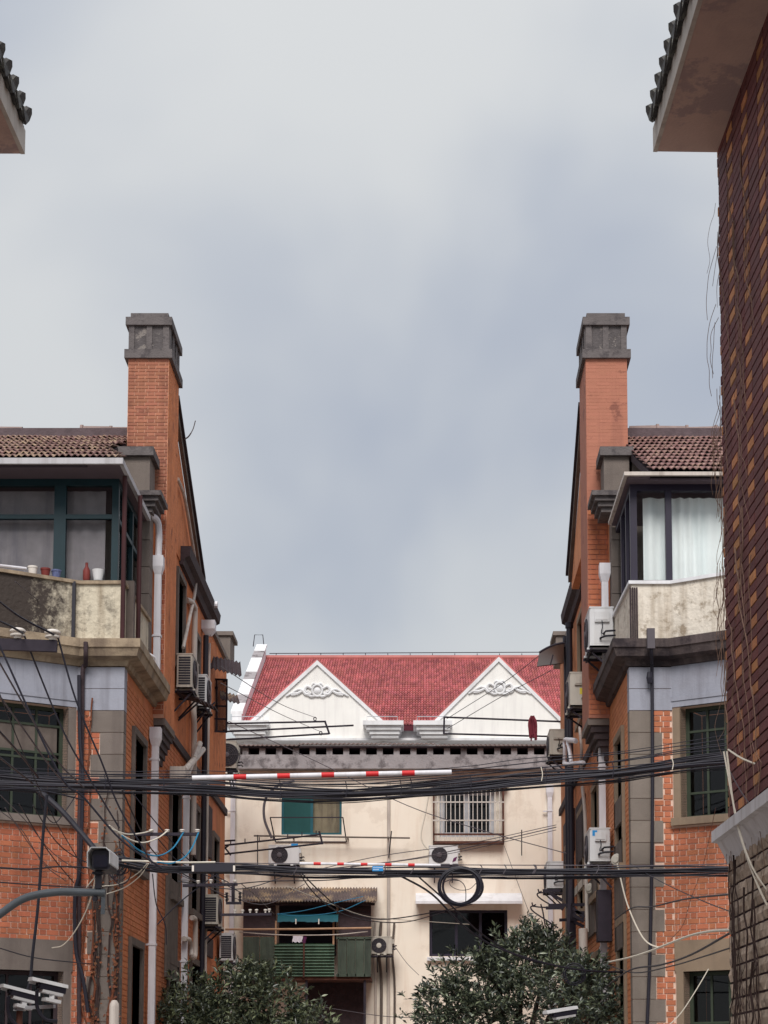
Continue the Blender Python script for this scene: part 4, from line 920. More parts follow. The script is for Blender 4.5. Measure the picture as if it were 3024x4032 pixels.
# ================================================================= air conditioner outdoor units
AC_ME = {}
def ac(label, loc, rz, m='ac_white', W_=.82, D_=.28, H_=.56, bracket=None, blue=None, face='grille', group=None, plain_end=False):
    """front (fan) looks to -y before turning; the louvred end is at -x, the service end at +x"""
    root = thing('air_conditioner', label, 'air conditioner', loc, group); root.rotation_euler = (0, 0, rz); root.scale = (1, 1, 1)
    key = (m, W_, D_, H_, face)
    if key not in AC_ME:
        P = {}
        b = MB(); e = .012; x, y = W_ / 2, D_ / 2
        b.box((-x + e, -y, .03), (x - e, y, H_ - .02)); b.box((-x, -y + e, .03), (-x + e, y - e, H_ - .02)); b.box((x - e, -y + e, .03), (x, y - e, H_ - .02))
        b.box((-x - .006, -y - .006, H_ - .02), (x + .006, y + .006, H_)); b.box((-x - .003, -y - .003, .03), (x + .003, y + .003, .06))
        for q in (-x + .15, x - .15): b.box((q - .03, -y - .03, 0), (q + .03, y + .03, .03))
        P['casing'] = (b.mesh('casing', M[m]),)
        c = V(-x * .28, -y, H_ * .51); r = H_ * .40
        b = MB(); b.lathe(c, [(r, 0), (r, .012), (r * .96, .014), (r * .96, .004), (.001, .004)], 28, (0, -1, 0)); P['fan_opening'] = (b.mesh('fan_opening', M['ac_dark'], True),)
        b = MB()
        for k in range(1, 7): rr = r * .95 * k / 6; b.tube([c + V(rr * math.cos(t * math.pi / 12), -.02, rr * math.sin(t * math.pi / 12)) for t in range(25)], .0035, 4)
        for k in range(10): a = k * math.pi / 5; b.bar(c + V(.05 * math.cos(a), -.018, .05 * math.sin(a)), c + V(r * math.cos(a), -.018, r * math.sin(a)), .005)
        P['fan_grille'] = (b.mesh('fan_grille', M['cable_grey']),)
        b = MB(); b.lathe(c, [(.055, .02), (.055, .03), (.045, .034), (.001, .034)], 16, (0, -1, 0)); P['fan_hub'] = (b.mesh('fan_hub', M[m if face == 'hub' else 'cable_grey'], True),)
        b = MB(); n = 11
        for k in range(n): z = .09 + (H_ - .16) * k / (n - 1); b.box((-x - .004, -y + .03, z - .016), (-x - .001, y - .03, z + .016))
        P['louvres'] = (b.mesh('louvres', M['ac_dark']),)
        b = MB(); b.box((x, -y + .07, H_ * .62), (x + .035, y - .06, H_ * .86)); b.box((x + .035, -y + .08, H_ * .66), (x + .042, y - .08, H_ * .70)); b.box((x, -y + .05, H_ * .1), (x + .004, y - .05, H_ * .55)); P['service_cover'] = (b.mesh('service_cover', M[m]),)
        b = MB()
        for k, z in enumerate((.2, .13)): b.cyl((x, .03 - .05 * k, z), (x + .05, .03 - .05 * k, z), .016, 8); b.tube([(x + .05, .03 - .05 * k, z), (x + .08, .05, z + .02), (x + .09, y + .06, z + .03)], .014, 6)
        b.tube(spline([(x + .036, 0, H_ * .64), (x + .05, .01, H_ * .5), (x + .03, -.01, H_ * .36), (x + .06, .02, .18)], 5), .007, 5); P['valves'] = (b.mesh('valves', M['cable'], True),)
        AC_ME[key] = P
    for nm, (me,) in AC_ME[key].items():
        o = bpy.data.objects.new(nm, me); COL.objects.link(o); o.parent = root
    x, y = W_ / 2, D_ / 2
    if blue:
        b = MB(); bx_, by, bz, bw, bh = blue
        if by == 'front': b.box((bx_, -y - .008, bz), (bx_ + bw, -y - .004, bz + bh))
        else: b.box((x + .001, bx_, bz), (x + .006, bx_ + bw, bz + bh))
        o = bpy.data.objects.new('energy_label', b.mesh('energy_label', M['blue_sign'])); COL.objects.link(o); o.parent = root
    if bracket:
        b = MB(); yb = y + bracket
        for q in (-x + .12, x - .12):
            b.bar((q, -y - .04, -.02), (q, yb, -.02), .035); b.bar((q, -y + .02, -.03), (q, yb, -.34), .025)
        b.bar((-x - .02, -y + .02, -.018), (x + .02, -y + .02, -.018), .03); b.bar((-x - .02, y - .02, -.018), (x + .02, y - .02, -.018), .03)
        o = bpy.data.objects.new('bracket', b.mesh('bracket', M['iron'])); COL.objects.link(o); o.parent = root
    return root
H90 = math.pi / 2
def ac_left(label, z, x, y, D_=.27, H_=.56, W_=.8, m='ac_old', gap=.05, X=-4.03):
    p = onx(z, x, y, X + gap); ac(label, (X + gap + D_ / 2, p.y + W_ / 2, p.z), H90, m, W_, D_, H_, gap, group='air conditioners on the brick walls')
ac_left('louvred air conditioner high on the left wall beside the upper pipe', 'M', 400, 1140, .25, .58, .8)
ac_left('air conditioner on the left wall behind the high louvred one', 'M', 600, 1340, .2, .58, .7, 'ac_white')
ac_left('low air conditioner on the left wall above the shrub', 'O', 590, 1340, .30, .56, .8)
ac_left('lowest air conditioner by the left wall, half behind the shrub', 'O', 770, 1690, .26, .56, .6, 'ac_white')
p = at('M', 985, 2040, 38.6); ac('beige air conditioner in the far left corner below the concrete beam', (p.x, 38.6, p.z), 0, 'ac_old', .3, .5, .62, .6, face='side')
def ac_right(label, Y, xw, z, D_, H_, W_=.8, m='ac_white', blue=None, gap=.03):
    return ac(label, (xw - gap - D_ / 2, Y + W_ / 2, z), -H90, m, W_, D_, H_, gap, blue, group='air conditioners on the brick walls')
ac_right('large white air conditioner above the right dark cornice', 25.7, 2.73, at('N', 700, 690, 25.7).z, .34, .60, .8)
a2 = ac_right('white air conditioner with yellow sticker behind the right cornice', 28.3, 2.73, at('N', 530, 1335, 28.3).z, .42, .56, .8, 'ac_old')
ac_right('greying air conditioner at the far end of the right wall, beside white pipes', 34.3, 2.73, at('N', 300, 1870, 34.3).z, .33, .52, .8, 'ac_old')
ac_right('low white air conditioner with blue label on the right wall', 26.2, 2.70, at('Q', 670, 735, 26.2).z, .29, .52, .8, blue=(-.11, 'side', .40, .07, .08))
ac_right('far low air conditioner on the right wall over the antenna arms', 35.5, 2.73, at('Q', 220, 990, 35.5).z, .32, .56, .8, 'ac_white')
b = MB(); b.box((.401, -.06, .2), (.407, .05, .3)); o = bpy.data.objects.new('yellow_sticker', b.mesh('yellow_sticker', M['yellow'])); COL.objects.link(o); o.parent = a2
def ac_front(label, z, x0, y0, x1, y1, Y, m='ac_white', blue=None, face='grille'):
    a, c = at(z, x0, y1, Y), at(z, x1, y0, Y); return ac(label, ((a.x + c.x) / 2, Y + .15, a.z), 0, m, c.x - a.x, .3, c.z - a.z, .1, blue, face, 'air conditioners on the cream wall')
ac_front('white air conditioner with blue label under the teal framed window', 'T', 135, 655, 420, 850, 39.55, blue=(.16, 'front', .42, .15, .065))
a3 = ac_front('white air conditioner under the barred window', 'U', 118, 870, 462, 1105, 39.55, 'ac_white')
b = MB(); b.prism([(.19, -.158, .06), (.27, -.158, .1), (.3, -.158, .19), (.22, -.158, .15)], (0, .004, 0)); o = bpy.data.objects.new('logo_sticker', b.mesh('logo_sticker', M['fabric_purple'])); COL.objects.link(o); o.parent = a3
ac_front('old air conditioner with pale fan hub beside the shack', 'V', 1335, 585, 1525, 760, 39.3, 'ac_old', face='hub')

# ================================================================= evergreen shrubs in the lane
def leafmat(name, col, col2):
    m = mat(name, col, rough=.33, var=.0, spec=.5); t = m.node_tree; N, L = t.nodes, t.links; b = N['Principled BSDF']
    g_ = N.new('ShaderNodeNewGeometry'); r = N.new('ShaderNodeValToRGB'); L.new(g_.outputs['Random Per Island'], r.inputs[0])
    r.color_ramp.elements[0].color = (*lin(col), 1); r.color_ramp.elements[1].color = (*lin(col2), 1); r.color_ramp.elements[0].position = .35; r.color_ramp.elements[1].position = 1.0
    L.new(r.outputs[0], b.inputs['Base Color']); return m
M['leaf'] = leafmat('leaf', (58, 66, 56), (124, 132, 100)); M['leaf2'] = leafmat('leaf2', (54, 62, 56), (120, 130, 104))
dm('bark', (70, 58, 54), rough=.95, var=.25, vs=12, bump=.6)
def shrub(label, base, blobs, n, seed, lm):
    rnd = random.Random(seed); root = thing('evergreen_shrub', label, 'tree', base, 'evergreen trees in the lane')
    b = MB(); bx, by, _ = base
    b.tube(spline([(bx, by, 0), (bx + .05, by, .6), (bx - .03, by, 1.3)], 4), [.12, .115, .11, .11, .105, .1, .09, .085, .08], 8)
    for c, r in blobs: b.tube(spline([(bx, by, rnd.uniform(.8, 1.2)), V(bx, by, 1.3).lerp(Vector(c), .5) + V(0, 0, .1), Vector(c) + V(0, 0, .25 * r[2])], 4), [.06, .055, .05, .045, .04, .035, .03, .02, .01], 6)
    b.build('trunk', M['bark'], root, True)
    vs_, fs_ = [], []
    tot = sum(r[0] * r[1] + r[1] * r[2] + r[0] * r[2] for _, r in blobs)
    def leaf(p, d, ln, w):
        d = d.normalized(); side = d.cross(V(rnd.uniform(-1, 1), rnd.uniform(-1, 1), rnd.uniform(.2, 1.4))).normalized(); nrm = side.cross(d)
        b0 = len(vs_); m_ = p + d * ln * .5 - nrm * ln * .06
        vs_.extend([p, m_ + side * w * .5 + nrm * w * .22, p + d * ln - nrm * ln * .2, m_ - side * w * .5 + nrm * w * .22, m_]); fs_.extend([(b0, b0 + 4, b0 + 1), (b0 + 1, b0 + 4, b0 + 2), (b0, b0 + 3, b0 + 4), (b0 + 4, b0 + 3, b0 + 2)])
    for c, r in blobs:
        k = int(n * (r[0] * r[1] + r[1] * r[2] + r[0] * r[2]) / tot / 9)
        for i in range(k):
            while True:
                u = V(rnd.gauss(0, 1), rnd.gauss(0, 1), rnd.gauss(0, 1)).normalized()
                if u.z > -.75: break
            rr = rnd.uniform(.66, 1.05) if rnd.random() > .16 else rnd.uniform(1.02, 1.3)
            rr *= 1 + .24 * math.sin(u.x * 5 + seed) * math.cos(u.y * 6 + u.z * 5)
            p = Vector(c) + V(u.x * r[0], u.y * r[1], u.z * r[2]) * rr
            tw = (u + V(rnd.uniform(-.5, .5), rnd.uniform(-.5, .5), rnd.uniform(.1, .9))).normalized()
            for j in range(9):     # a sprig: leaves in a whorl round its tip
                a = tw + V(rnd.gauss(0, .75), rnd.gauss(0, .75), rnd.gauss(-.05, .6)); leaf(p + tw * rnd.uniform(-.1, .05), a, rnd.uniform(.07, .135), rnd.uniform(.028, .044))
    b = MB(); b.v = vs_; b.f = fs_; b.m = [0] * len(fs_)
    me = bpy.data.meshes.new('crown'); off = Vector(base); me.from_pydata([tuple(v - off) for v in vs_], [], fs_); me.materials.append(lm); me.polygons.foreach_set('use_smooth', [True] * len(fs_)); me.update()
    o = bpy.data.objects.new('crown', me); COL.objects.link(o); o.parent = root; o['kind'] = 'stuff'
    # inner mass of twigs and shaded leaves
    return root
def blob(px, py, Y, rx, ry, rz): p = at('S', px, py, Y); return (p, (rx, ry, rz))
shrub('dense evergreen shrub in front of the left wall and shack', (-2.75, 28.6, 0),
      [blob(760, 4010, 28.2, .62, .7, .62), blob(930, 3960, 28.6, .62, .7, .60), blob(1080, 3960, 28.8, .5, .6, .55), blob(640, 4075, 27.6, .35, .4, .5), blob(1220, 4060, 28.6, .42, .5, .42), blob(860, 4130, 28.2, .9, .8, .7), blob(1050, 4150, 28.5, .8, .8, .6), blob(1000, 3860, 28.8, .3, .4, .28)], 17500, 3, M['leaf'])
shrub('tall evergreen shrub below the far right air conditioner, with pointed leaf sprays', (1.35, 29.4, 0),
      [blob(2060, 3800, 29.4, .55, .6, .60), blob(2080, 3720, 29.8, .42, .5, .34), blob(2180, 3745, 29.6, .34, .5, .3), blob(1960, 3800, 29.4, .36, .5, .3), blob(1880, 3880, 29.2, .62, .7, .55), blob(1760, 3960, 29.0, .5, .6, .45), blob(2230, 3880, 27.6, .5, .6, .5), blob(2320, 3840, 26.2, .3, .4, .3), blob(2390, 3970, 25.2, .34, .4, .42), blob(2300, 3950, 26.4, .4, .5, .4), blob(1850, 4080, 29, .9, .8, .7), blob(2120, 4020, 28.8, .95, .8, .75), blob(2330, 4110, 26.0, .55, .6, .5)], 22500, 8, M['leaf2'])
# ================================================================= cables over the alley
def run(name, label, pts, r, m='cable', cat='cable', group=None, n=5, k=6):
    b = MB(); b.tube(spline(pts, k), r, n); return tag(b.build(name, M[m], None, True), label, cat, group)
def PS(Y, *q): return [at('S', x, y, Y if not isinstance(Y, (list, tuple)) else Y[0] + (Y[1] - Y[0]) * i / (len(q) - 1)) for i, (x, y) in enumerate(q)]
rnd = random.Random(5)
# ---- upper bundle: a loom of black cables with slack strands
ub = thing('cable_loom', 'thick loom of black cables sagging across below the concrete beam', 'cables', at('S', 1500, 3110, 22.5))
core = [(-60, 3070), (200, 3085), (480, 3092), (800, 3098), (1100, 3118), (1350, 3122), (1600, 3110), (1850, 3090), (2050, 3070), (2250, 3055), (2450, 3040), (2700, 3005), (2880, 2985)]
for i in range(22):
    o_ = rnd.gauss(0, 13); ph = rnd.uniform(0, 6); am = rnd.uniform(2, 9); yy = rnd.uniform(22.3, 22.7); r = rnd.choice((.006, .007, .009, .010, .012, .015))
    b = MB(); b.tube(spline(PS(yy, *[(x, y + o_ + am * math.sin(x * .006 + ph)) for x, y in core]), 5), r, 6); b.build('cable', M['cable'], ub, True)
for i, (d0, d1, d2, r) in enumerate(((-34, -58, -78, .007), (-28, -46, -40, .006), (-42, -30, -60, .006), (20, 14, 8, .006), (26, 22, 18, .008), (32, 30, 40, .006), (-20, -36, -52, .008), (-50, -72, -92, .005))):
    b = MB(); b.tube(spline(PS(22.4 + .05 * i, *[(x, y + (d0 + (d1 - d0) * min(1, j / 6) if j < 7 else d1 + (d2 - d1) * (j - 6) / 6) + rnd.uniform(-4, 4)) for j, (x, y) in enumerate(core)]), 5), r, 5); b.build('slack_cable', M['cable'], ub, True)
for x, y0, y1, mm in ((410, 3050, 3105, 'cable'), (640, 3055, 3110, 'cable'), (1100, 3068, 3150, 'cable'), (1360, 3075, 3140, 'cable'), (1575, 3070, 3140, 'cable'), (1615, 3062, 3115, 'cable'), (2130, 3020, 3075, 'cable_white'), (2145, 3022, 3085, 'cable'), (2410, 3000, 3060, 'cable'), (2645, 2985, 3030, 'cable_white'), (1850, 3050, 3110, 'cable')):
    b = MB(); b.tube(spline(PS(22.25, (x, y0), (x + 6, (y0 + y1) / 2), (x + 2, y1)), 5), .006, 5); b.build('cable_tie', M[mm], ub, True)
# ---- lower bundle
lb = thing('cable_loom', 'tight straight loom of black cables holding the big coil', 'cables', at('S', 1700, 3430, 21.5))
core = [(440, 3380), (620, 3415), (800, 3420), (1000, 3422), (1200, 3432), (1450, 3434), (1700, 3436), (2000, 3437), (2300, 3436), (2600, 3432), (2900, 3428)]
for i in range(16):
    o_ = rnd.gauss(0, 9); ph = rnd.uniform(0, 6); am = rnd.uniform(2, 7); r = rnd.choice((.006, .008, .010, .013))
    b = MB(); b.tube(spline(PS(rnd.uniform(21.4, 21.6), *[(x, y + o_ + am * math.sin(x * .007 + ph)) for x, y in core]), 5), r, 6); b.build('cable', M['cable'], lb, True)
b = MB(); b.tube(spline(PS(21.4, (430, 3390), (900, 3398), (1400, 3402), (1720, 3405), (2150, 3407), (2600, 3408), (2890, 3400)), 5), .006, 5); b.build('carrier_wire', M['cable_grey'], lb, True)
b = MB(); b.box(at('S', 755, 3432, 21.3), at('S', 928, 3408, 21.48)); sp = b.build('splice_box', M['cable'], lb)
for x in (760, 922): q = MB(); a = at('S', x, 3408, 21.29); q.box(a + V(-.012, -.006, -.07), a + V(.012, .0, .0)); q.build('box_clip', M['ceramic'], sp)
for x in (1890, 1985, 2100, 2350, 1620, 1510, 1160, 2105): b = MB(); b.tube(spline(PS(21.35, (x, 3404), (x + 8, 3418), (x - 3, 3440)), 4), .006, 4); b.build('cable_tie', M['cable_grey'], lb)
run('white_conduit', 'thin white conduit lying along the top of the lower loom', PS(21.35, (480, 3388), (620, 3393), (730, 3396), (848, 3395)), .011, 'cable_white')
# ---- coil of spare cable
cc = at('S', 1808, 3488, 21.35); cl = thing('cable_coil', 'big coil of spare black cable hanging from the lower loom', 'coil', cc)
for i in range(15):
    rx, rz = .215 + rnd.uniform(-.015, .03) + (.03 if i > 11 else 0), .21 + rnd.uniform(-.012, .018); ox, oz, oy = rnd.uniform(-.012, .02) + (.03 if i > 11 else 0), rnd.uniform(-.015, .012), rnd.uniform(-.03, .03)
    b = MB(); b.tube([cc + V(ox + rx * math.cos(t * math.pi / 18), oy, oz + rz * math.sin(t * math.pi / 18)) for t in range(37)], .008, 5); b.build('turn', M['cable'], cl, True)
b = MB(); b.tube(spline([cc + V(x, -.02, z) for x, z in ((-.2, .03), (-.1, .07), (0, .06), (.07, -.02), (.075, -.19), (0.05, -.24))], 6), .005, 5); b.build('loose_turn', M['cable'], cl, True)
b = MB(); b.tube(spline([cc + V(x, -.02, z) for x, z in ((.2, .03), (.12, -.04), (.0, -.05), (-.1, .0), (-.1, .06), (0, .06))], 6), .004, 5); b.build('loose_turn', M['cable'], cl, True)
c2 = at('S', 2258, 3835, 24.5); c2t = thing('cable_coil', 'small coil of black cable hanging over the right shrub', 'coil', c2)
for i in range(6):
    rx = .125 + rnd.uniform(-.01, .03); b = MB(); b.tube([c2 + V(rnd.uniform(-.002, .002) + i * .006 + rx * math.cos(t * math.pi / 14), i * .008, rx * math.sin(t * math.pi / 14)) for t in range(29)], .006, 5); b.build('turn', M['cable'], c2t, True)
# ---- red and white striped tubes clamped on the looms
def striped(label, Y, p, q, r, marks):
    t = thing('striped_tube', label, 'tube', at('S', *p, Y), 'red and white striped tubes'); a, c = at('S', *p, Y), at('S', *q, Y)
    b = MB(); b.cyl(a, c, r, 12); b.build('white_tube', M['pvc'], t, True)
    d = (c - a); ln = p[0] - q[0]
    for x0, x1 in marks:
        b = MB(); b.cyl(a + d * ((x0 - p[0]) / (q[0] - p[0])), a + d * ((x1 - p[0]) / (q[0] - p[0])), r + .0025, 12); b.build('red_band', M['red'], t, True)
    return t
striped('long red and white striped tube above the upper cable loom', 22.2, (757, 3063), (1778, 3040), .030, ((920, 970), (1092, 1142), (1266, 1316), (1441, 1491), (1583, 1633)))
striped('shorter red and white striped tube on the lower cable loom', 21.2, (1180, 3400), (1735, 3407), .016, ((1235, 1263), (1328, 1354), (1421, 1447), (1516, 1542), (1607, 1633)))
sg_ = rc('S', 1466, 3410, 1509, 3430, 21.15); b = MB(); b.box((sg_[0], 21.15, sg_[2]), (sg_[1], 21.155, sg_[3])); sgn = tag(b.build('cable_sign', M['blue_sign']), 'small blue plate hanging on the lower striped tube', 'sign')
for r_ in range(2):
    for i in range(9 if r_ == 0 else 5): q = MB(); x = sg_[0] + .012 + i * .0135; z = sg_[3] - .025 - r_ * .022; q.box((x, 21.146, z), (x + .009, 21.149, z + .008)); q.build('lettering', M['ink'], sgn)
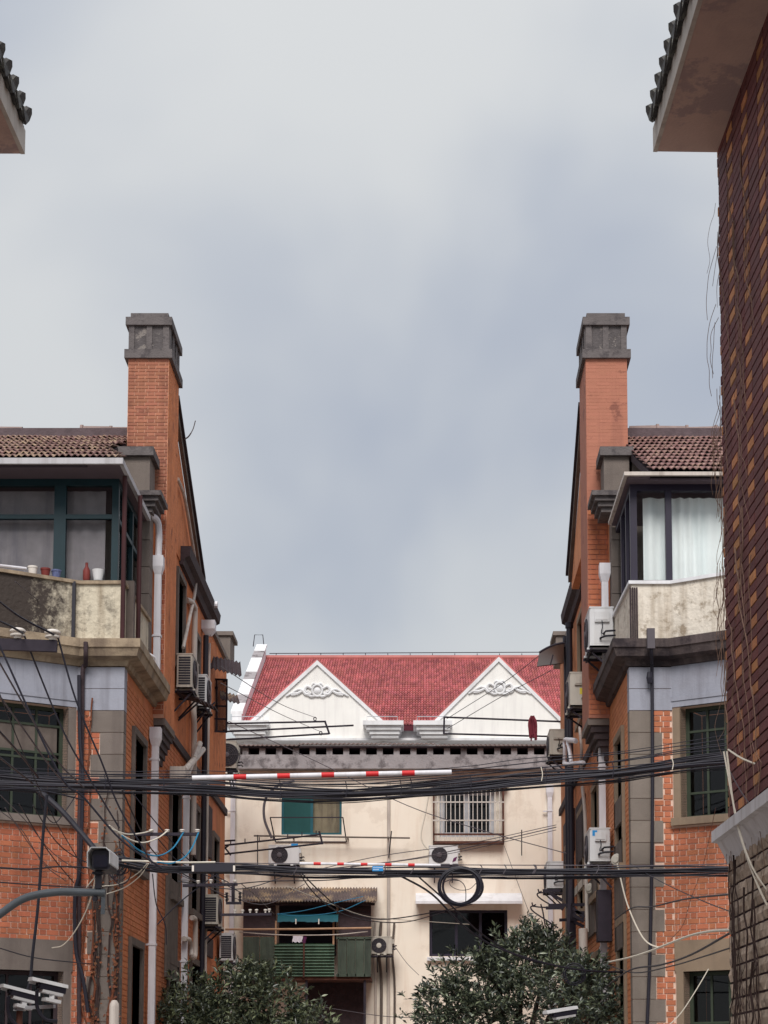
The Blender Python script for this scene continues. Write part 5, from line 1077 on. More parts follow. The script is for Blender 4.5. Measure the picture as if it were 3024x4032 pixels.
# ---- single wires
G1 = 'thin wires crossing the alley'
W_ = [
 ('black wire rising from the left house to the loom past the street arm', PS((19.5, 20.5), (-30, 2480), (225, 3032), (330, 3140), (480, 3310), (640, 3420)), .012, 'cable'),
 ('upper left feeder wire dropping from the second insulator', PS((20, 21), (225, 2500), (300, 2760), (400, 3000), (470, 3180), (600, 3400)), .011, 'cable'),
 ('left feeder wire dropping from the first insulator', PS((20, 21), (95, 2500), (150, 2640), (250, 2880), (350, 3060), (470, 3260)), .011, 'cable'),
 ('steep black wire above the top left insulator bar', PS((18.5, 20), (-40, 2340), (80, 2430), (225, 2505)), .013, 'cable'),
 ('second steep black wire ending at the first insulator', PS((18.5, 20), (-40, 2430), (40, 2465), (92, 2495)), .013, 'cable'),
 ('long thin wire from the left parapet to the far wall', PS((22, 38), (60, 2290), (260, 2450), (460, 2590), (640, 2740), (800, 2870)), .007, 'cable_grey'),
 ('thin wire over the left white pediment reaching the middle', PS((24, 39.5), (870, 2625), (1100, 2770), (1240, 2825)), .006, 'cable_grey'),
 ('thin wire below it over the left white pediment', PS((24, 39.5), (870, 2690), (1100, 2810), (1260, 2880)), .006, 'cable_grey'),
 ('thin dark wire from the right pediment up to the right awning', PS((39, 34), (1760, 2830), (1980, 2690), (2150, 2560)), .007, 'cable'),
 ('second dark wire just below, from the right pediment to the awning', PS((39, 34), (1760, 2870), (1980, 2740), (2170, 2640)), .007, 'cable'),
 ('long thin wire slanting down across the cream wall to the right', PS((36, 30), (900, 2840), (1250, 3000), (1600, 3170), (1900, 3270), (2230, 3360)), .008, 'cable_grey'),
 ('top wire of the three rising right over the barred window', PS((30, 34), (1180, 3440), (1500, 3370), (1850, 3320), (2190, 3248)), .007, 'cable_grey'),
 ('middle wire of the three rising right over the barred window', PS((30, 34), (1300, 3420), (1600, 3385), (1850, 3335), (2190, 3257)), .009, 'cable_grey'),
 ('bottom wire of the three rising right over the barred window', PS((30, 34), (1380, 3415), (1650, 3380), (1850, 3345), (2190, 3268)), .006, 'cable_grey'),
 ('sagging black wire from the loom down past the coil to the right shrub', PS((21.5, 25), (1560, 3440), (1700, 3520), (1830, 3650), (1980, 3740), (2250, 3815), (2500, 3830)), .013, 'cable'),
 ('second sagging black wire under the coil', PS((21.5, 25), (1640, 3445), (1770, 3560), (1900, 3680), (2050, 3770), (2200, 3805)), .010, 'cable'),
 ('black wire falling steeply from the loom over the shack roof', PS((21.5, 30), (1190, 3440), (1260, 3510), (1350, 3580), (1500, 3620), (1720, 3590), (1860, 3560)), .009, 'cable'),
 ('second black wire falling from the loom over the shack roof', PS((21.5, 30), (1180, 3440), (1240, 3520), (1330, 3590), (1450, 3625), (1600, 3630), (1750, 3590)), .008, 'cable'),
 ('pale wire sagging before the corrugated roof', PS((26, 34), (1130, 3490), (1280, 3550), (1430, 3605), (1560, 3620), (1850, 3640)), .006, 'cable_white'),
 ('low dark wire under the left loom rising to the right', PS((22, 30), (850, 3490), (1050, 3470), (1300, 3465), (1550, 3440)), .008, 'cable'),
 ('second low dark wire under the left loom', PS((22, 30), (700, 3470), (950, 3500), (1150, 3440)), .008, 'cable'),
 ('blue plastic line across the shack opening', PS((38.3, 38), (1090, 3600), (1200, 3585), (1340, 3550), (1430, 3530)), .008, 'cable_blue'),
 ('lower blue plastic line across the shack opening', PS((38.3, 38), (1095, 3598), (1180, 3607), (1330, 3590), (1440, 3545)), .008, 'cable_blue'),
 ('white cable looping down the right quoin stones', PS((23.5, 23.4), (2430, 3400), (2470, 3560), (2530, 3690), (2585, 3728), (2625, 3718)), .010, 'cable_white'),
 ('thick white cable rising right from the drainpipe to the stone wall', PS((24, 13), (2398, 3788), (2480, 3770), (2560, 3745), (2700, 3690), (2790, 3668), (2888, 3662)), .012, 'cable_white'),
 ('black cable sagging across the right quoins to the stone wall', PS((24, 13), (2380, 3890), (2480, 3820), (2600, 3800), (2720, 3760), (2890, 3665)), .010, 'cable'),
 ('thin black cable below it on the right house', PS((24, 13), (2390, 3800), (2500, 3830), (2640, 3805), (2760, 3770), (2900, 3725)), .007, 'cable'),
 ('dark cable over the middle bricks of the right house', PS((24, 13), (2420, 3620), (2490, 3575), (2570, 3570), (2700, 3540), (2890, 3520)), .008, 'cable'),
 ('thin brown wire slanting down the right bricks', PS((23.3, 23.3), (2818, 3180), (2770, 3400), (2720, 3540), (2690, 3640), (2640, 3700)), .004, 'rust'),
 ('thin wire slanting the other way on the right bricks', PS((23.4, 13), (2480, 3400), (2600, 3470), (2750, 3540), (2890, 3595)), .005, 'cable'),
 ('white wire at the lower right window', PS((23.2, 23.2), (2790, 3815), (2740, 3900), (2680, 3990), (2620, 4050)), .007, 'cable_white'),
 ('pale cable across the dark clinker wall at right', PS((11.9, 11.2), (2868, 2952), (2930, 2990), (3050, 3035)), .007, 'cable_white'),
 ('long pale cable slanting down over the stone ledge', PS((11.8, 11.0), (2862, 2960), (2890, 3180), (2930, 3340), (2990, 3500), (3060, 3640)), .0065, 'cable_white'),
 ('second long pale cable slanting down over the stone ledge', PS((11.8, 11.0), (2850, 2960), (2900, 3220), (2960, 3410), (3060, 3560)), .0055, 'cable_white'),
 ('grey wire crossing the stone ledge', PS((11.8, 11.0), (2870, 3030), (2920, 3120), (2990, 3220), (3060, 3320)), .004, 'cable_grey'),
 ('thick black cable hanging in front of the left bay window', PS(16, (185, 3130), (170, 3280), (150, 3560), (128, 3760), (118, 3860), (90, 3960)), .014, 'cable'),
 ('thin black cable sagging from the left bay to the arm', PS((19, 22.5), (-30, 3415), (120, 3422), (240, 3412), (420, 3420)), .010, 'cable'),
 ('lower thin cable across the left bay bricks', PS((19, 22.5), (-30, 3472), (150, 3485), (300, 3493), (430, 3490)), .008, 'cable'),
 ('thin dark wire over the left lintel', PS((20, 23.5), (-30, 3725), (130, 3770), (300, 3790), (360, 3795)), .007, 'cable'),
 ('slack wire from the left window down over the bricks', PS((20, 23), (75, 3165), (150, 3290), (215, 3385), (290, 3475)), .007, 'cable'),
 ('second slack wire from the left window over the bricks', PS((20, 23), (130, 3170), (210, 3300), (290, 3370), (400, 3420)), .007, 'cable'),
 ('fan wire from the left edge to the loom, uppermost', PS((18, 22), (-30, 2560), (120, 2820), (230, 3000), (330, 3100)), .010, 'cable_grey'),
 ('fan wire from the left edge to the loom, second', PS((18, 22), (-30, 2700), (100, 2880), (200, 3020), (260, 3090)), .010, 'cable_grey'),
 ('fan wire from the left edge to the loom, third', PS((18, 22), (-30, 2850), (80, 2970), (150, 3060)), .014, 'cable'),
 ('fan wire from the left edge to the loom, lowest', PS((18, 22), (-30, 2960), (60, 3030), (130, 3085)), .012, 'cable'),
 ('thin wire fanning from the top left over the grey blind', PS((18, 23), (-30, 2660), (90, 2960), (190, 3180), (270, 3320), (330, 3420)), .006, 'cable'),
 ('thin wire fanning lower over the left bay bricks', PS((18, 23), (-30, 3170), (80, 3260), (170, 3400), (260, 3470)), .005, 'cable_grey'),
 ('second thin wire fanning lower over the left bay bricks', PS((18, 23), (-30, 3100), (100, 3230), (210, 3360), (330, 3440)), .005, 'cable_grey'),
 ('third thin wire fanning lower over the left bay bricks', PS((18, 23), (20, 3180), (120, 3330), (200, 3420), (280, 3450)), .005, 'cable_grey'),
 ('slack lead drooping from the loom beside the left sill', PS((21, 22.5), (150, 3120), (175, 3200), (215, 3240), (260, 3190), (300, 3130)), .006, 'cable'),
 ('dark wire slanting from the loom to the low insulator bar', PS((22, 23), (520, 3120), (640, 3270), (760, 3400), (900, 3475)), .007, 'cable'),
 ('brown wire slanting from the porcelain bar to the loom', PS((22, 23), (620, 3300), (700, 3390), (800, 3440), (960, 3520)), .006, 'cable'),
 ('wire rising from the low insulator bar to the tube', PS((23, 23), (620, 3640), (700, 3560), (800, 3480), (860, 3440)), .008, 'cable'),
 ('thin wire sagging under the lower loom to the shack roof', PS((22, 30), (700, 3440), (880, 3520), (1050, 3560), (1200, 3480)), .006, 'cable_grey'),
 ('thin wire from the wire post to the corrugated roof', PS((23, 36), (950, 3480), (1010, 3530), (1080, 3600)), .006, 'cable'),
 ('thin wire hanging down the cream wall right of the canopy', PS((39, 39), (1985, 3330), (2040, 3480), (2105, 3650)), .006, 'cable_grey'),
 ('thin wire sloping from the shack edge down the cream wall', PS((39, 39), (1550, 3720), (1600, 3790), (1650, 3840)), .006, 'cable_grey'),
 ('low pale wire crossing before the shack props', PS((36, 34), (1150, 3945), (1300, 3970), (1500, 4000), (1640, 4008)), .007, 'cable_grey'),
 ('black strand drooping under the loom before the left bay window', PS((20, 22), (-30, 3110), (90, 3105), (200, 3120), (330, 3150)), .010, 'cable'),
 ('short white lead hanging from the street arm camera', PS((20, 22.5), (380, 3440), (350, 3560), (300, 3660), (250, 3720), (205, 3732)), .007, 'cable_white'),
 ('white lead sagging from the conduit towards the arm', PS((22, 21.4), (400, 3490), (470, 3480), (540, 3440), (580, 3400)), .006, 'cable_white'),
 ('second white lead sagging from the conduit', PS((22, 21.4), (420, 3520), (490, 3495), (550, 3450), (585, 3400)), .006, 'cable_white'),
 ('cream lead from the first porcelain knob', PS((21, 22), (440, 3265), (500, 3285), (560, 3280), (602, 3268)), .009, 'cable_white'),
 ('cream lead from the second porcelain knob', PS((21, 22), (430, 3250), (500, 3300), (560, 3318), (620, 3300), (664, 3268)), .009, 'cable_white'),
 ('blue lead from the third porcelain knob', PS((21, 22), (480, 3290), (550, 3350), (620, 3370), (680, 3340), (724, 3275)), .010, 'cable_blue'),
 ('blue lead from the fourth porcelain knob', PS((21, 22), (620, 3395), (670, 3400), (720, 3380), (755, 3340), (783, 3275)), .010, 'cable_blue'),
 ('black wire slanting down behind the porcelain bar', PS((21, 27), (480, 3110), (560, 3280), (620, 3370), (720, 3440), (900, 3540)), .009, 'cable'),
 ('brown wire looping beside the left white drainpipe', PS(25.5, (600, 3440), (615, 3560), (650, 3640), (655, 3720)), .008, 'cable'),
 ('grey hose from the wall hole down to the unit under the barred window', PS(39.5, (1688, 3125), (1675, 3200), (1658, 3280), (1665, 3320), (1690, 3350)), .02, 'cable_white'),
 ('thick pale hose from the wall hole to the unit under the teal window', PS(39.5, (1160, 3075), (1100, 3090), (1048, 3140), (1040, 3220), (1070, 3300)), .03, 'cable_grey'),
]
for l, p, r, m in W_: run('wire', l, p, r, m, 'wire')
# heavy sheath from the loom down to the street arm
b = MB(); b.tube(spline(PS((22, 21.6), (150, 3110), (240, 3190), (320, 3280), (390, 3360), (450, 3400)), 6), .035, 8); tag(b.build('cable_sheath', M['cable'], None, True), 'thick black cable sheath slanting down to the lower loom', 'cable')
# tangle of leads beside the camera
tg = thing('cable_tangle', 'tangle of looped black leads right of the street camera', 'cables', at('S', 470, 3430, 21.6))
for i in range(11):
    c = at('S', 460 + rnd.uniform(-15, 30), 3410 + rnd.uniform(-25, 40), 21.6); rx, rz = rnd.uniform(.05, .12), rnd.uniform(.05, .16); a0 = rnd.uniform(0, 6)
    b = MB(); b.tube([c + V(rx * math.cos(a0 + t * .3), rnd.uniform(-.01, .01), rz * math.sin(a0 + t * .3)) for t in range(rnd.randint(10, 19))], .007, 5); b.build('lead', M['cable'], tg, True)

# ================================================================= insulator bars
def knob(b, p, r=.05): b.lathe(p, [(r * .45, -.02), (r * .5, .0), (r * .9, .1 * r), (r * .95, .3 * r), (r * .55, .4 * r), (r * .5, .55 * r), (r, .65 * r), (r * 1.02, .8 * r), (r * .7, 1.05 * r), (r * .2, 1.15 * r)], 14)
def insbar(label, Y, p, q, ks, th=.06, r=.05, m='iron'):
    t = thing('insulator_bar', label, 'insulators', at('S', *p, Y)); b = MB(); b.bar(at('S', *p, Y), at('S', *q, Y), .05, th); b.build('bar', M[m], t)
    for x, y in ks: k = MB(); knob(k, at('S', x, y, Y), r); k.build('porcelain_knob', M['ceramic'], t, True)
    return t
insbar('iron bar with two brown-topped porcelain insulators at the left edge', 20, (-60, 2535), (225, 2545), ((70, 2508), (207, 2514)), .13, .09)
insbar('iron bar with four white porcelain knobs across the left pipes', 22, (485, 3285), (785, 3285), ((596, 3277), (658, 3277), (717, 3277), (777, 3277)), .035, .033)
insbar('lower iron bar of insulators before the left air conditioner', 23, (720, 3487), (935, 3482), ((780, 3476), (830, 3472), (880, 3474), (925, 3474)), .035, .028)
tp_ = thing('wire_post', 'small iron post with stacked insulators over the shack roof corner', 'post', at('S', 918, 3480, 23.2))
b = MB(); b.bar(at('S', 918, 3480, 23.2), at('S', 918, 3560, 23.2), .04); b.bar(at('S', 890, 3556, 23.2), at('S', 950, 3556, 23.2), .05, .03); b.bar(at('S', 870, 3602, 23.2), at('S', 1070, 3600, 23.2), .05, .03); b.build('post', M['iron'], tp_)
for x, y in ((893, 3548), (893, 3535), (893, 3522), (945, 3548), (945, 3535), (945, 3522), (925, 3590), (955, 3590), (985, 3588), (1010, 3588), (1045, 3588), (1060, 3586)): b = MB(); knob(b, at('S', x, y, 23.2), .024); b.build('porcelain_knob', M['ceramic' if y > 3580 else 'cable'], tp_, True)

# ================================================================= street camera on its curved arm, and the bullet cameras
YA = 15.0
st = thing('street_arm', 'grey curved steel arm reaching in from the lower left edge', 'pole', (at('S', -400, 3600, YA).x, YA, 0))
dm('steel_paint', (84, 90, 96), rough=.5, var=.12, vs=5, spec=.5, metal=.1)
b = MB(); ax = at('S', -420, 3900, YA).x
b.tube(spline([V(ax, YA, 0.0), V(ax, YA, 1.6), at('S', -300, 3860, YA), at('S', -140, 3710, YA), at('S', 0, 3600, YA), at('S', 100, 3536, YA), at('S', 220, 3513, YA), at('S', 320, 3513, YA), at('S', 415, 3516, YA)], 6), .033, 14); b.build('arm', M['steel_paint'], st, True)
b = MB(); p = at('S', 408, 3520, YA); b.bar(p + V(0, 0, .03), at('S', 405, 3600, YA), .032, .02); b.build('hanger', M['steel_paint'], st)
b = MB(); p = at('S', 375, 3540, YA); b.lathe(p, [(.02, -.02), (.025, 0), (.02, .03)], 12, (0, -1, 0)); b.build('bolt', M['cable'], st)
def rounded(b, x0, x1, y0, y1, z0, z1, r, k=4):
    pts = []
    for cx, cz, a in ((x1 - r, z1 - r, 0), (x0 + r, z1 - r, 90), (x0 + r, z0 + r, 180), (x1 - r, z0 + r, 270)):
        for i in range(k + 1): t = R(a + 90 * i / k); pts.append(V(cx + r * math.cos(t), y0, cz + r * math.sin(t)))
    b.prism(pts, (0, y1 - y0, 0))
a = at('S', 347, 3430, YA - .1); c = at('S', 436, 3344, YA - .1)
tc_ = thing('surveillance_camera', 'square hooded traffic camera standing on the curved grey arm', 'camera', at('S', 388, 3500, YA))
b = MB(); rounded(b, a.x + .03, c.x - .004, YA - .1, YA + .25, a.z + .015, c.z - .01, .025); b.build('housing', M['cable'], tc_, True)
b = MB(); rounded(b, a.x + .045, c.x - .02, YA - .115, YA - .1, a.z + .03, c.z - .05, .02); b.build('lens_window', mat('lens', (38, 40, 52), rough=.12, var=.0, spec=.7), tc_, True)
b = MB(); n = 7; vv = []
prof = [(a.x - .0, a.z + .03), (a.x - .002, c.z - .03), (a.x + .03, c.z + .012), (c.x - .03, c.z + .012), (c.x + .004, c.z - .02), (c.x + .004, a.z + .06)]
for y in (YA - .16, YA + .27): vv += [V(x, y, z) for x, z in prof]
for y in (YA - .16, YA + .27): vv += [V(x * .94 + (a.x + c.x) / 2 * .06, y, z - .006) for x, z in prof]
k = len(prof); b.add(vv, [(i, i + 1, k + i + 1, k + i) for i in range(k - 1)] + [(2 * k + i, 3 * k + i, 3 * k + i + 1, 2 * k + i + 1) for i in range(k - 1)] + [(i, 2 * k + i, 2 * k + i + 1, i + 1) for i in range(k - 1)]); b.build('hood', M['ac_white'], tc_)
b = MB(); p = at('S', 388, 3500, YA); q = at('S', 388, 3420, YA); b.bar(p, q, .05, .05); b.box(q + V(-.045, -.05, -.05), q + V(.045, .05, -.03)); b.build('mount', M['cable'], tc_)
b = MB(); b.tube(spline([at('S', 375, 3428, YA), at('S', 372, 3455, YA), at('S', 360, 3470, YA), at('S', 340, 3495, YA)], 5), .005, 5); b.build('lead', M['cable_white'], tc_)
def bullet(label, Y, nose, tail, r, rot=None, bracket=True, facing=1):
    """bullet camera: sun shield over a dark body with a white belly"""
    P, Q = at('S', *nose, Y), at('S', *tail, Y + .12); t = thing('surveillance_camera', label, 'camera', (P + Q) / 2 + V(0, 0, -.1), 'bullet cameras on posts')
    d = (Q - P).normalized(); up = V(0, 0, 1); sd = d.cross(up).normalized(); u2 = sd.cross(d)
    def bx(nm, a0, a1, w0, w1, z0, z1, m, taper=.0):
        b = MB(); b.add([P + d * aa + sd * ww * (1 - taper * (zz == z1)) + u2 * zz for zz in (z0, z1) for ww in (w0, w1) for aa in (a0, a1)], [(0, 1, 3, 2), (4, 6, 7, 5), (0, 4, 5, 1), (2, 3, 7, 6), (0, 2, 6, 4), (1, 5, 7, 3)]); return b.build(nm, m, t)
    ln = (Q - P).length
    bx('body', .03, ln * .96, -r * .8, r * .8, -r * .75, r * .35, M['cable']); bx('belly', .05, ln * .9, -r * .72, r * .72, -r * 1.25, -r * .75, M['ac_white'], -.1)
    bx('sun_shield', -.03, ln, -r, r, r * .3, r * .95, M['ac_white'], .22); bx('shield_lip', -.02, ln * .99, -r * 1.02, -r * .98, -r * .05, r * .3, M['ac_white'])
    bx('logo_plate', ln * .35, ln * .52, -r * 1.0 - .001, -r * .97, r * .42, r * .58, M['cable_grey'])
    b = MB(); b.lathe(P + d * .03, [(r * .55, 0), (r * .55, -.012), (r * .3, -.006), (.001, -.006)], 14, d); b.build('lens', M['ac_dark'], t)
    if bracket:
        b = MB(); m_ = P + d * ln * .62; b.bar(m_ - u2 * r * 1.2, m_ - u2 * r * 2.3, .03); b.bar(m_ - u2 * r * 2.3 - d * .05, m_ - u2 * r * 2.3 + d * .05, .06, .02); b.build('bracket', M['ac_white'], t)
        b = MB(); m_ = P + d * ln * .12 - u2 * r * 1.1; b.tube(spline([m_, m_ + V(0, .02, -.1), m_ + V(.05, .02, -.17), m_ + V(.12, .03, -.18)], 5), .011, 6); b.build('lead', M['cable'], t)
    return t
bullet('white bullet camera at the lower left, the further left of the two', 11, (22, 3898), (148, 3930), .032)
bullet('white bullet camera at the lower left, the right one angled outwards', 10.8, (135, 3872), (258, 3900), .034)
bullet('white bullet camera at the bottom edge before the right shrub', 14, (2160, 3996), (2268, 3978), .036, bracket=False)
cp_ = thing('camera_post', 'thin post with cross bar carrying the two lower left cameras', 'post', (at('S', 78, 3990, 11.1).x, 11.1, 0))
b = MB(); p = at('S', 78, 3950, 11.1); b.cyl((p.x, 11.1, 0), (p.x, 11.1, p.z), .019, 10); b.build('post', M['rust'], cp_, True)
b = MB(); b.bar(at('S', 70, 3970, 11.08), at('S', 215, 3962, 10.95), .02, .02); b.build('cross_bar', M['alu'], cp_)
for y in (3968, 3978): b = MB(); p = at('S', 78, y, 11.1); b.box((p.x - .035, 11.075, p.z - .003), (p.x + .03, 11.125, p.z + .003)); b.build('clamp', M['alu'], cp_)
# ================================================================= pipes, awnings, racks and clutter on the two side walls
def part_tube(nm, par, pts, r, m, n=8, k=5):
    b = MB(); b.tube(spline(pts, k), r, n); return b.build(nm, M[m], par, True)
XLW, XRW = -4.03, 2.73
# --- left wall pipes (fixed to the house)
def lp(z, x, y, off=.08): return onx(z, x, y, XLW + off)
e0 = lp('M', 600, 290); yy = e0.y
part_tube('waste_pipe', HL, [V(XLW, yy - .5, e0.z + .05), V(XLW + .06, yy - .35, e0.z + .06), V(XLW + .08, yy - .05, e0.z + .04), V(XLW + .08, yy, e0.z - .1), V(XLW + .08, yy, 8.2), V(XLW + .09, yy + .05, 7.6), V(XLW + .09, yy + .1, 5.6)], .05, 'pvc_old', 10)
e0 = lp('M', 722, 560); part_tube('black_pipe', HL, [e0, V(e0.x, e0.y, 7.5), V(e0.x, e0.y, 1.0)], .05, 'cable', 10)
part_tube('thin_pipe', HL, [e0 + V(.02, .35, -.05), V(e0.x + .02, e0.y + .35, 7.0), V(e0.x + .02, e0.y + .35, 1.0)], .025, 'pvc_old')
b = MB(); p = lp('M', 752, 500, .12); hopper(b, (p.x, p.y, p.z), .24); b.build('rain_hopper', M['pvc'], HL)
b = MB(); b.cyl(V(p.x, p.y + .3, p.z + .55), V(p.x + .12, p.y + .3, p.z + .55), .06, 10); b.build('pipe_end', M['pvc'], HL)
part_tube('gable_conduit', HL, [lp('A', 1292, 1265), lp('A', 1340, 1400), lp('B', 1385, 0), lp('B', 1420, 250), lp('B', 1415, 420), lp('B', 1375, 620), lp('B', 1330, 830)], .028, 'pvc_old')
part_tube('overflow_pipe', HL, [at('B', 1060, 868, 25.2), at('B', 1100, 885, 25.2), at('B', 1128, 915, 25.25), at('B', 1128, 980, 25.3), at('B', 1105, 1008, 25.3), at('B', 1060, 1012, 25.3)], .018, 'pvc')
q = [(1340, 975), (1370, 955), (1400, 905), (1418, 843)]; b = MB(); b.tube(spline([onx('A', x, y, -3.85) for x, y in q], 5), [.012] * 8 + [.008] * 8, 5); tag(b.build('bare_twig', M['vine_dark']), 'bare curved twig growing from the left gable edge', 'branch')
for z0, x0, x1, y0, y1, par, nm in (('O', 262, 352, 850, 1880, HL, 'wall_board'), ('O', 470, 545, 100, 700, HL, 'wall_board'), ('O', 610, 690, 100, 700, HL, 'wall_board'), ('O', 590, 700, 1400, 1660, HL, 'wall_board')):
    a, c = lp(z0, x0, y0, .03), lp(z0, x1, y1, .03); b = MB(); b.box((XLW + .012, a.y, min(a.z, c.z)), (XLW + .05, c.y, max(a.z, c.z))); b.build(nm, M['wood_grey' if x0 < 400 else 'wood_dark'], par)
# white ducts slanting under the small roof
for i, (x0, y0, x1, y1) in enumerate(((655, 1735, 590, 1900), (600, 1900, 450, 2075), (690, 1800, 560, 1960), (560, 1960, 520, 2070))):
    part_tube('duct_pipe', HL, [lp('M', x0, y0, .2), lp('M', x1, y1, .2)], .05, 'pvc_old')
b = MB(); a = lp('M', 440, 2060, .2); b.box((a.x - .12, a.y - .3, a.z - .12), (a.x + .12, a.y + .5, a.z + .06)); b.build('duct_box', M['pvc_old'], HL)
part_tube('trap_pipe', HL, [lp('O', 430, 1465, .12), lp('O', 480, 1480, .12), lp('O', 492, 1560, .12), lp('O', 500, 1630, .14), lp('O', 535, 1625, .16), lp('O', 538, 1400, .16), lp('O', 535, 1280, .16), lp('O', 505, 1262, .14)], .045, 'pvc_old')
# sagging little roof of boards under the upper unit
sr = thing('scrap_roof', 'dark scrap board roof below the high louvred air conditioner', 'awning', lp('M', 400, 1300, .1))
for i in range(5):
    a = lp('M', 400 + i * 50, 1180 + i * 14, .02); b = MB(); b.prism([a, a + V(.36, .0, -.1 - .02 * i), a + V(.37, .33, -.11 - .02 * i), a + V(0, .35, .0)], (0, 0, .02)); b.build('board', M['wood_dark'], sr)
for x in (420, 600): a = lp('M', x, 1420, .0); b = MB(); b.bar(a + V(0, 0, -.1), a + V(.35, 0, .22), .025); b.build('strut', M['iron'], sr)
def corr(name, label, P0, P1, P2, P3, n, m, amp=.02):
    b = MB(); vv = []; N_ = n * 4
    for i in range(N_ + 1):
        t = i / N_; h = amp * math.cos(2 * math.pi * n * t); vv += [P0.lerp(P1, t) + V(0, 0, h), P3.lerp(P2, t) + V(0, 0, h)]
    b.add(vv, [(2 * i, 2 * i + 2, 2 * i + 3, 2 * i + 1) for i in range(N_)]); b.add([v + V(0, 0, -.01) for v in vv], [(2 * i, 2 * i + 1, 2 * i + 3, 2 * i + 2) for i in range(N_)])
    return tag(b.build(name, m, None, 'all'), label, 'awning')
a = at('M', 760, 775, 34.2); c = at('M', 1095, 850, 34.2); e = at('M', 1110, 1000, 33.4); f = at('M', 760, 905, 33.4)
corr('corrugated_awning', 'dark corrugated awning jutting from the far left wall', a, c, e, f, 8, M['wood_dark'])
a = at('M', 870, 1155, 35.3); c = at('M', 1060, 1210, 35.3); e = at('M', 1090, 1300, 34.8); f = at('M', 880, 1250, 34.8)
corr('corrugated_awning', 'smaller corrugated awning below the dark one at far left', a, c, e, f, 5, M['corrugated'])
cg2 = thing('cage_balcony', 'iron framed cage balcony on the far left wall under the awnings', 'balcony', at('M', 770, 1610, 34.4))
A = lambda x, y, Y=34.4: at('M', x, y, Y)
for i, (p, q) in enumerate(((A(775, 1035), A(950, 1040)), (A(950, 1035), A(945, 1610)), (A(775, 1035), A(775, 1600)), (A(775, 1325), A(950, 1330)), (A(775, 1465), A(950, 1470)), (A(775, 1600), A(950, 1610)), (A(840, 1040), A(838, 1600)), (A(950, 1040), A(915, 1060, 36)), (A(945, 1610), A(915, 1590, 36)), (A(775, 1120), A(850, 1125)), (A(730, 1120), A(850, 1135)))):
    b = MB(); b.bar(p, q, .03); b.build('bar', M['iron'], cg2)
for x0, x1 in ((780, 836), (844, 945)): b = MB(); p, q = A(x0, 1600, 34.45), A(x1, 1045, 34.45); b.box((p.x, 34.45, p.z), (q.x, 34.455, q.z)); b.build('pane', G_DARK, cg2)
b = MB(); p, q = A(760, 1600, 35.2), A(840, 900, 35.2); b.box((p.x, 35.2, p.z), (q.x, 35.25, q.z)); b.build('board', M['wood_dark'], cg2)
# --- drying racks reaching over the alley
def rack(label, bars, r=.02, m='iron'):
    t = thing('drying_rack', label, 'rack', bars[0][0])
    for p, q in bars: b = MB(); b.tube([p, q], r, 6); b.build('bar', M[m], t, True)
    return t
g = lambda x, y, Y=37.5: at('G', x, y, Y)
rk = rack('iron drying rack reaching right over the alley from the left wall', [(g(20, 388), g(535, 377)), (g(10, 425), g(655, 394)), (g(10, 462), g(548, 430)), (g(530, 375), g(550, 432)), (g(60, 430), g(110, 380))])
for x, y in ((487, 366), (512, 428)): b = MB(); p = g(x, y, 37.4); b.tube([p + V(.03 * math.cos(t), 0, .04 * math.sin(t)) for t in range(7)], .012, 5); b.build('clip', M['iron'], rk)
rack('dark drying rack reaching left from the right wall under the pediment', [(g(1050, 358), g(1570, 378)), (g(1048, 430), g(1500, 442)), (g(1050, 356), g(1048, 432))])
mp_ = thing('mop_head', 'maroon mop hanging from the right drying rack', 'mop', g(1433, 350))
for i in range(26):
    x = rnd.uniform(-.09, .09); b = MB(); b.tube(spline([g(1433, 353, 37.4) + V(x * .3, rnd.uniform(-.03, .03), 0), g(1433, 385, 37.4) + V(x, rnd.uniform(-.05, .05), 0), g(1435, 430 + rnd.uniform(-10, 30), 37.4) + V(x * .9, rnd.uniform(-.04, .04), 0)], 4), .017, 5); b.build('strand', M['maroon_cloth'], mp_, True)
h_ = lambda x, y, Y=36.5: at('H', x, y, Y)
rk = rack('spiky iron drying rack above the left air conditioner on the cream wall', [(h_(50, 112), h_(505, 60)), (h_(50, 150), h_(520, 98)), (h_(505, 45), h_(520, 102)), (h_(40, 90), h_(140, 85)), (h_(90, 110), h_(120, 150)), (h_(50, 148), h_(110, 108))])
for i in range(7): b = MB(); p = h_(120 + i * 62, 104 - i * 7); b.bar(p, p + V(0, 0, .09), .02); b.build('peg', M['iron'], rk)
for x, y0, y1 in ((237, 62, 190), (820, 45, 160), (1387, 40, 150), (695, 0, 0)):
    if y1: b = MB(); b.bar(at('H', x, y0, 39.5), at('H', x - (12 if x == 820 else 0), y1, 39.9), .022); tag(b.build('wall_spike', M['iron']), {237: 'thin iron rod beside the left unit on the cream wall', 820: 'iron rod beside the middle drainpipe on the cream wall', 1387: 'rusty upright rod on the cream wall right of the barred window'}[x], 'rod')
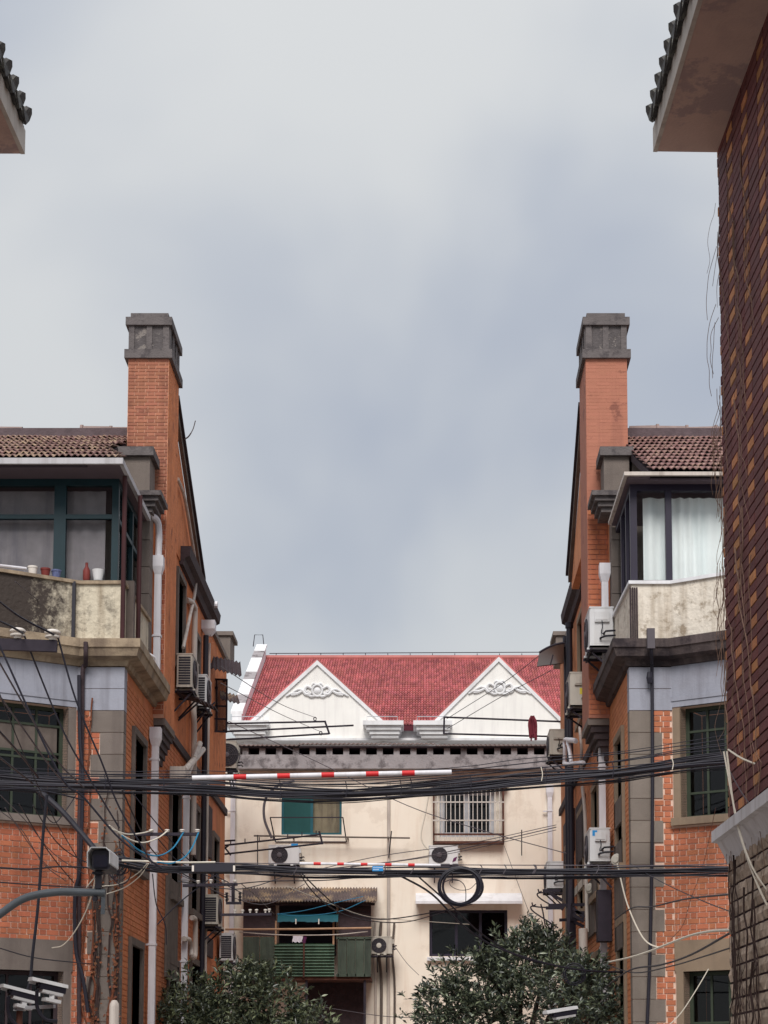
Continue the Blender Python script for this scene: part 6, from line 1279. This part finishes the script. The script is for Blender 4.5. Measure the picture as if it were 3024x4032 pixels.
# --- right wall
def rp(z, x, y, off=.08): return onx(z, x, y, XRW - off)
for x, y0, r in ((447, 480, .055), (415, 630, .05)):
    e0 = rp('N', x, y0, .1); part_tube('black_pipe', HR, [e0 + V(0, 0, .02), V(e0.x, e0.y, 7.0), V(e0.x, e0.y, .8)], r, 'cable', 10)
    b = MB(); b.cyl(e0, e0 + V(0, 0, .1), r * 1.35, 10); b.build('pipe_collar', M['cable'], HR)
e0 = rp('N', 303, 920, -.3); b = MB(); b.cyl((e0.x, 38.9, 5), (e0.x, 38.9, 9.9), .07, 10); b.build('drainpipe', M['pvc'], cb_, True)
cv = thing('curved_awning', 'curved tinted awning jutting from the far right wall', 'awning', at('N', 250, 900, 33))
b = MB(); vv = []; n = 10
for i in range(n + 1):
    t = i / n; p = at('N', 400 - 305 * t, 850 + 40 * t, 35.6); q = at('N', 400 - 280 * t, 640 + 105 * t ** 1.8, 33.0); vv += [p, q]
b.add(vv, [(2 * i, 2 * i + 1, 2 * i + 3, 2 * i + 2) for i in range(n)]); b.add([v + V(0, 0, -.012) for v in vv], [(2 * i, 2 * i + 2, 2 * i + 3, 2 * i + 1) for i in range(n)]); b.build('sheet', M['tinted_sheet'], cv, 'all')
for s_ in (0, 1): b = MB(); b.tube(vv[s_::2], .022, 6); b.build('rib', M['iron'], cv)
b = MB(); b.bar(at('N', 270, 770, 33.1), at('N', 240, 885, 33.1), .025); b.build('strut', M['iron'], cv)
for i, pts in enumerate((((395, 1960), (400, 1800), (398, 1700), (430, 1692), (515, 1700)), ((470, 1940), (450, 1800), (432, 1712), (460, 1705), (520, 1712)), ((390, 1950), (440, 1960), (520, 1950), (600, 1945)))):
    part_tube('coolant_pipe', HR, [rp('N', x, y, .25) for x, y in pts], .036, 'pvc')
part_tube('drain_hose', HR, [rp('N', 560, 1560, .15), rp('N', 580, 1800, .15), rp('N', 575, 1950, .15), rp('N', 600, 2150, .12)], .025, 'pvc_old')
part_tube('grey_conduit', HR, [rp('Q', 525, 0, .1), rp('Q', 545, 200, .1), rp('Q', 555, 460, .1), rp('Q', 560, 800, .1), rp('Q', 570, 1400, .1)], .03, 'pvc_old')
part_tube('waste_pipe', HR, [rp('Q', 530, 1370, .3), rp('Q', 535, 1640, .3)], .07, 'pvc_old', 10)
for x0, x1, y0, y1, m in ((570, 650, 850, 1480, 'wood_grey'), (845, 915, 60, 420, 'wood_grey'), (850, 925, 480, 1600, 'wood_grey'), (470, 545, 60, 780, 'wood_dark'), (350, 440, 200, 760, 'wood_dark'), (335, 420, 860, 1140, 'wood_grey'), (455, 545, 860, 1060, 'ac_old')):
    a, c = rp('Q', x1, y0, .03), rp('Q', x0, y1, .03); b = MB(); b.box((XRW - .05, a.y, min(a.z, c.z)), (XRW - .012, c.y, max(a.z, c.z))); b.build('wall_board', M[m], HR)
for x, y, o_ in ((857, 702, .07), (597, 980, .07)):
    b = MB(); p = rp('Q', x, y, o_); b.lathe(p, [(.085, -.03), (.09, .0), (.075, .03), (.05, .035), (.045, .05), (.001, .05)], 14, (-.5, -.85, 0)); tag(b.build('alarm_bell', M['ac_old'], None, True), 'round grey wall bell right of the blue labelled unit' if x > 700 else 'round grey wall bell on the boards under the blue labelled unit', 'bell')
b = MB(); a = rp('Q', 740, 1490, .12); b.box((a.x - .1, a.y - .05, a.z), (a.x + .1, a.y + .25, a.z + .75)); eb = tag(b.build('meter_box', M['iron']), 'dark meter box between the right drainpipe and the shrub', 'box')
tf = thing('iron_shelf', 'dark iron shelf brackets with insulators on the right wall over the shrub', 'bracket', rp('Q', 430, 1600, .1))
for i, (x0, y0, x1, y1) in enumerate(((170, 1168, 345, 1166), (195, 1143, 560, 1135), (300, 1285, 540, 1275), (430, 1170, 545, 1260), (430, 1230, 540, 1300), (440, 1300, 540, 1350), (450, 1210, 545, 1215), (140, 1000, 310, 1000), (200, 1020, 330, 1095))):
    b = MB(); b.bar(at('Q', x0, y0, 30 + (i % 3) * .3), at('Q', x1, y1, 30 + (i % 3) * .3), .045, .05); b.build('bar', M['iron'], tf)
b = MB(); b.bar(at('Q', 415, 820, 30.2), at('Q', 365, 1690, 30.0), .05); b.build('post', M['iron'], tf)
b = MB(); p, q = at('Q', 385, 1650, 30.6), at('Q', 460, 1160, 30.6); b.box((p.x, 30.6, p.z), (q.x, 30.9, q.z)); b.build('back_plate', M['iron'], tf)
an = thing('hooked_arms', 'two thin hooked iron arms reaching left from the right wall', 'bracket', at('Q', 100, 1100, 34))
for pts in (((330, 1030), (200, 1022), (105, 1022), (88, 1045), (130, 1085), (220, 1140)), ((330, 1170), (120, 1160), (40, 1150), (25, 1170), (60, 1210), (180, 1290), (290, 1360)), ((95, 985), (105, 1015), (130, 1005)), ((35, 1115), (45, 1145), (75, 1135)), ((120, 1130), (140, 1200), (165, 1350))):
    b = MB(); b.tube(spline([at('Q', x, y, 34) for x, y in pts], 5), .014, 5); b.build('arm', M['iron'], an, True)

# ================================================================= front of the left house: pipes, pots, creeper
b = MB(); x_, y_ = FbL.p(.02, .05, 0).xy
part_tube('black_pipe', HL, [at('B', 573, 1030, 23.85), at('B', 580, 1500, 23.85), at('B', 600, 1800, 23.85), at('C', 580, 700, 23.85), at('C', 545, 900, 23.85), at('C', 550, 1300, 23.85), at('C', 600, 1500, 23.85), at('C', 640, 1760, 23.85)], .025, 'cable', 8)
part_tube('downpipe', HL, [at('B', 622, 790, 23.72), at('B', 622, 880, 23.72), at('B', 620, 960, 23.9), at('B', 600, 1010, 23.93), at('B', 595, 1500, 23.93), at('C', 575, 500, 23.93), at('C', 575, 1843, 23.93)], .03, 'wood_dark', 8)
b = MB(); p = at('B', 528, 770, 23.9); b.box((p.x - .022, 23.9, 7.6), (p.x + .022, 23.97, 8.4)); b.build('parapet_joint_strip', M['cable'], HL)
POT = [(0.05, 0), (.062, .09), (.068, .092), (.068, .115), (.055, .115), (.05, .06), (.001, .06)]
for x, m, l in ((260, 'ceramic', 'white flower pot on the left balcony parapet'), (342, 'red_pot', 'dark red flower pot between the white and the blue pots'), (412, 'blue_pot', 'blue patterned flower pot on the left balcony parapet')):
    p = at('B', x, 310, 23.8); u = (p.x - FbL.O.x) / FbL.U.x; c = FbL.p(u, -.04, 8.426); b = MB(); b.lathe(c, POT, 16); tag(b.build('flower_pot', M[m], None, True), l, 'pot', 'pots on the parapet')
b = MB(); P = [FbL.p(u, .02, 8.47 + .015 * math.sin(u * 3)) for u in (.75, .9, 1.1, 1.4, 1.7)]; b.tube(spline(P, 4), .02, 8); tag(b.build('white_pole', M['pvc'], None, True), 'white pole lying along the left parapet beside the pots', 'pole')
def inside(name, label, x, prof, m, cat):
    p = at('A', x, 2130, 24.13); c = V(p.x, 24.13, 8.47); b = MB(); b.lathe(c, prof, 14); return tag(b.build(name, M[m], None, True), label, cat)
inside('detergent_bottle', 'red and white bottle standing inside the teal balcony window', 625, [(.045, 0), (.05, .02), (.05, .14), (.02, .2), (.02, .25), (.001, .25)], 'red_pot', 'bottle')
inside('plastic_basin', 'pale plastic tub inside the teal balcony window', 710, [(.06, 0), (.08, .12), (.085, .15), (.001, .15)], 'ac_white', 'tub')
# withered creeper on the left quoins
dm('dead_leaf', (112, 70, 50), rough=.9, var=.3, vs=20, rand=.35)
vc = thing('withered_creeper', 'withered creeper with rusty leaves climbing the left quoin stones', 'climbing plant', FfL.p(.25, .05, 0))
r2 = random.Random(11); lv, lf = [], []
for i in range(11):
    u = r2.uniform(.0, .42); z = 1.8; P = []; zt = r2.uniform(4.0, 5.9) if i else 6.9
    if i == 0: u = .42
    while z < zt:
        P.append(FfL.p(u, .045 + r2.uniform(0, .025), z)); z += r2.uniform(.12, .22); u = min(.5, max(.0, u + r2.gauss(0, .022)))
    if len(P) < 4: continue
    b = MB(); Q = spline(P, 3); b.tube(Q, [.022 * (1 - .7 * j / len(Q)) for j in range(len(Q))] if i else .012, 5); b.build('stem', M['vine_dark' if i % 3 else 'vine_red'], vc, True)
    for p in Q[::1]:
        for _ in range(2 if i else 1):
            if r2.random() < .34:
                c = p + V(r2.gauss(0, .03), -r2.uniform(.01, .05), r2.gauss(0, .04)); a = r2.uniform(0, 6.3); s = r2.uniform(.012, .03); d1 = V(math.cos(a), r2.uniform(-.5, .5), math.sin(a)) * s; d2 = V(-math.sin(a), r2.uniform(-.5, .5), math.cos(a)) * s * .7
                k = len(lv); lv += [c - d1, c + d2, c + d1, c - d2]; lf.append((k, k + 1, k + 2, k + 3))
b = MB(); b.v = lv; b.f = lf; b.m = [0] * len(lf); o = b.build('leaves', M['dead_leaf'], vc); o['kind'] = 'stuff'
# pale round-topped post at the foot of the quoins
p = at('C', 830, 1690, 22); b = MB(); b.lathe((p.x, 22, 0), [(.06, 0), (.06, p.z - .05), (.055, p.z - .01), (.03, p.z + .03), (.001, p.z + .035)], 14); tag(b.build('marker_post', M['pvc_old'], None, True), 'pale round topped post at the bottom before the left quoins', 'post')
# --- front of the right house: one long black pipe with a funnel
part_tube('black_pipe', HR, [at('E', 810, 770, 23.66), at('E', 812, 860, 23.66), at('E', 815, 930, 23.78), at('E', 817, 1000, 23.92), at('E', 820, 1500, 23.92), at('F', 820, 300, 23.92), at('F', 812, 900, 23.92), at('F', 800, 1400, 23.92), at('F', 782, 1843, 23.92)], .023, 'cable', 9)
b = MB(); p = at('E', 808, 770, 23.66); hopper(b, (p.x, p.y, p.z - .02), .1); b.build('hopper', M['cable_grey'], HR)
b = MB(); p = at('E', 800, 1050, 23.88); b.lathe(p, [(.03, -.07), (.045, 0), (.03, .08)], 8); b.build('pipe_sleeve', M['cable'], HR)
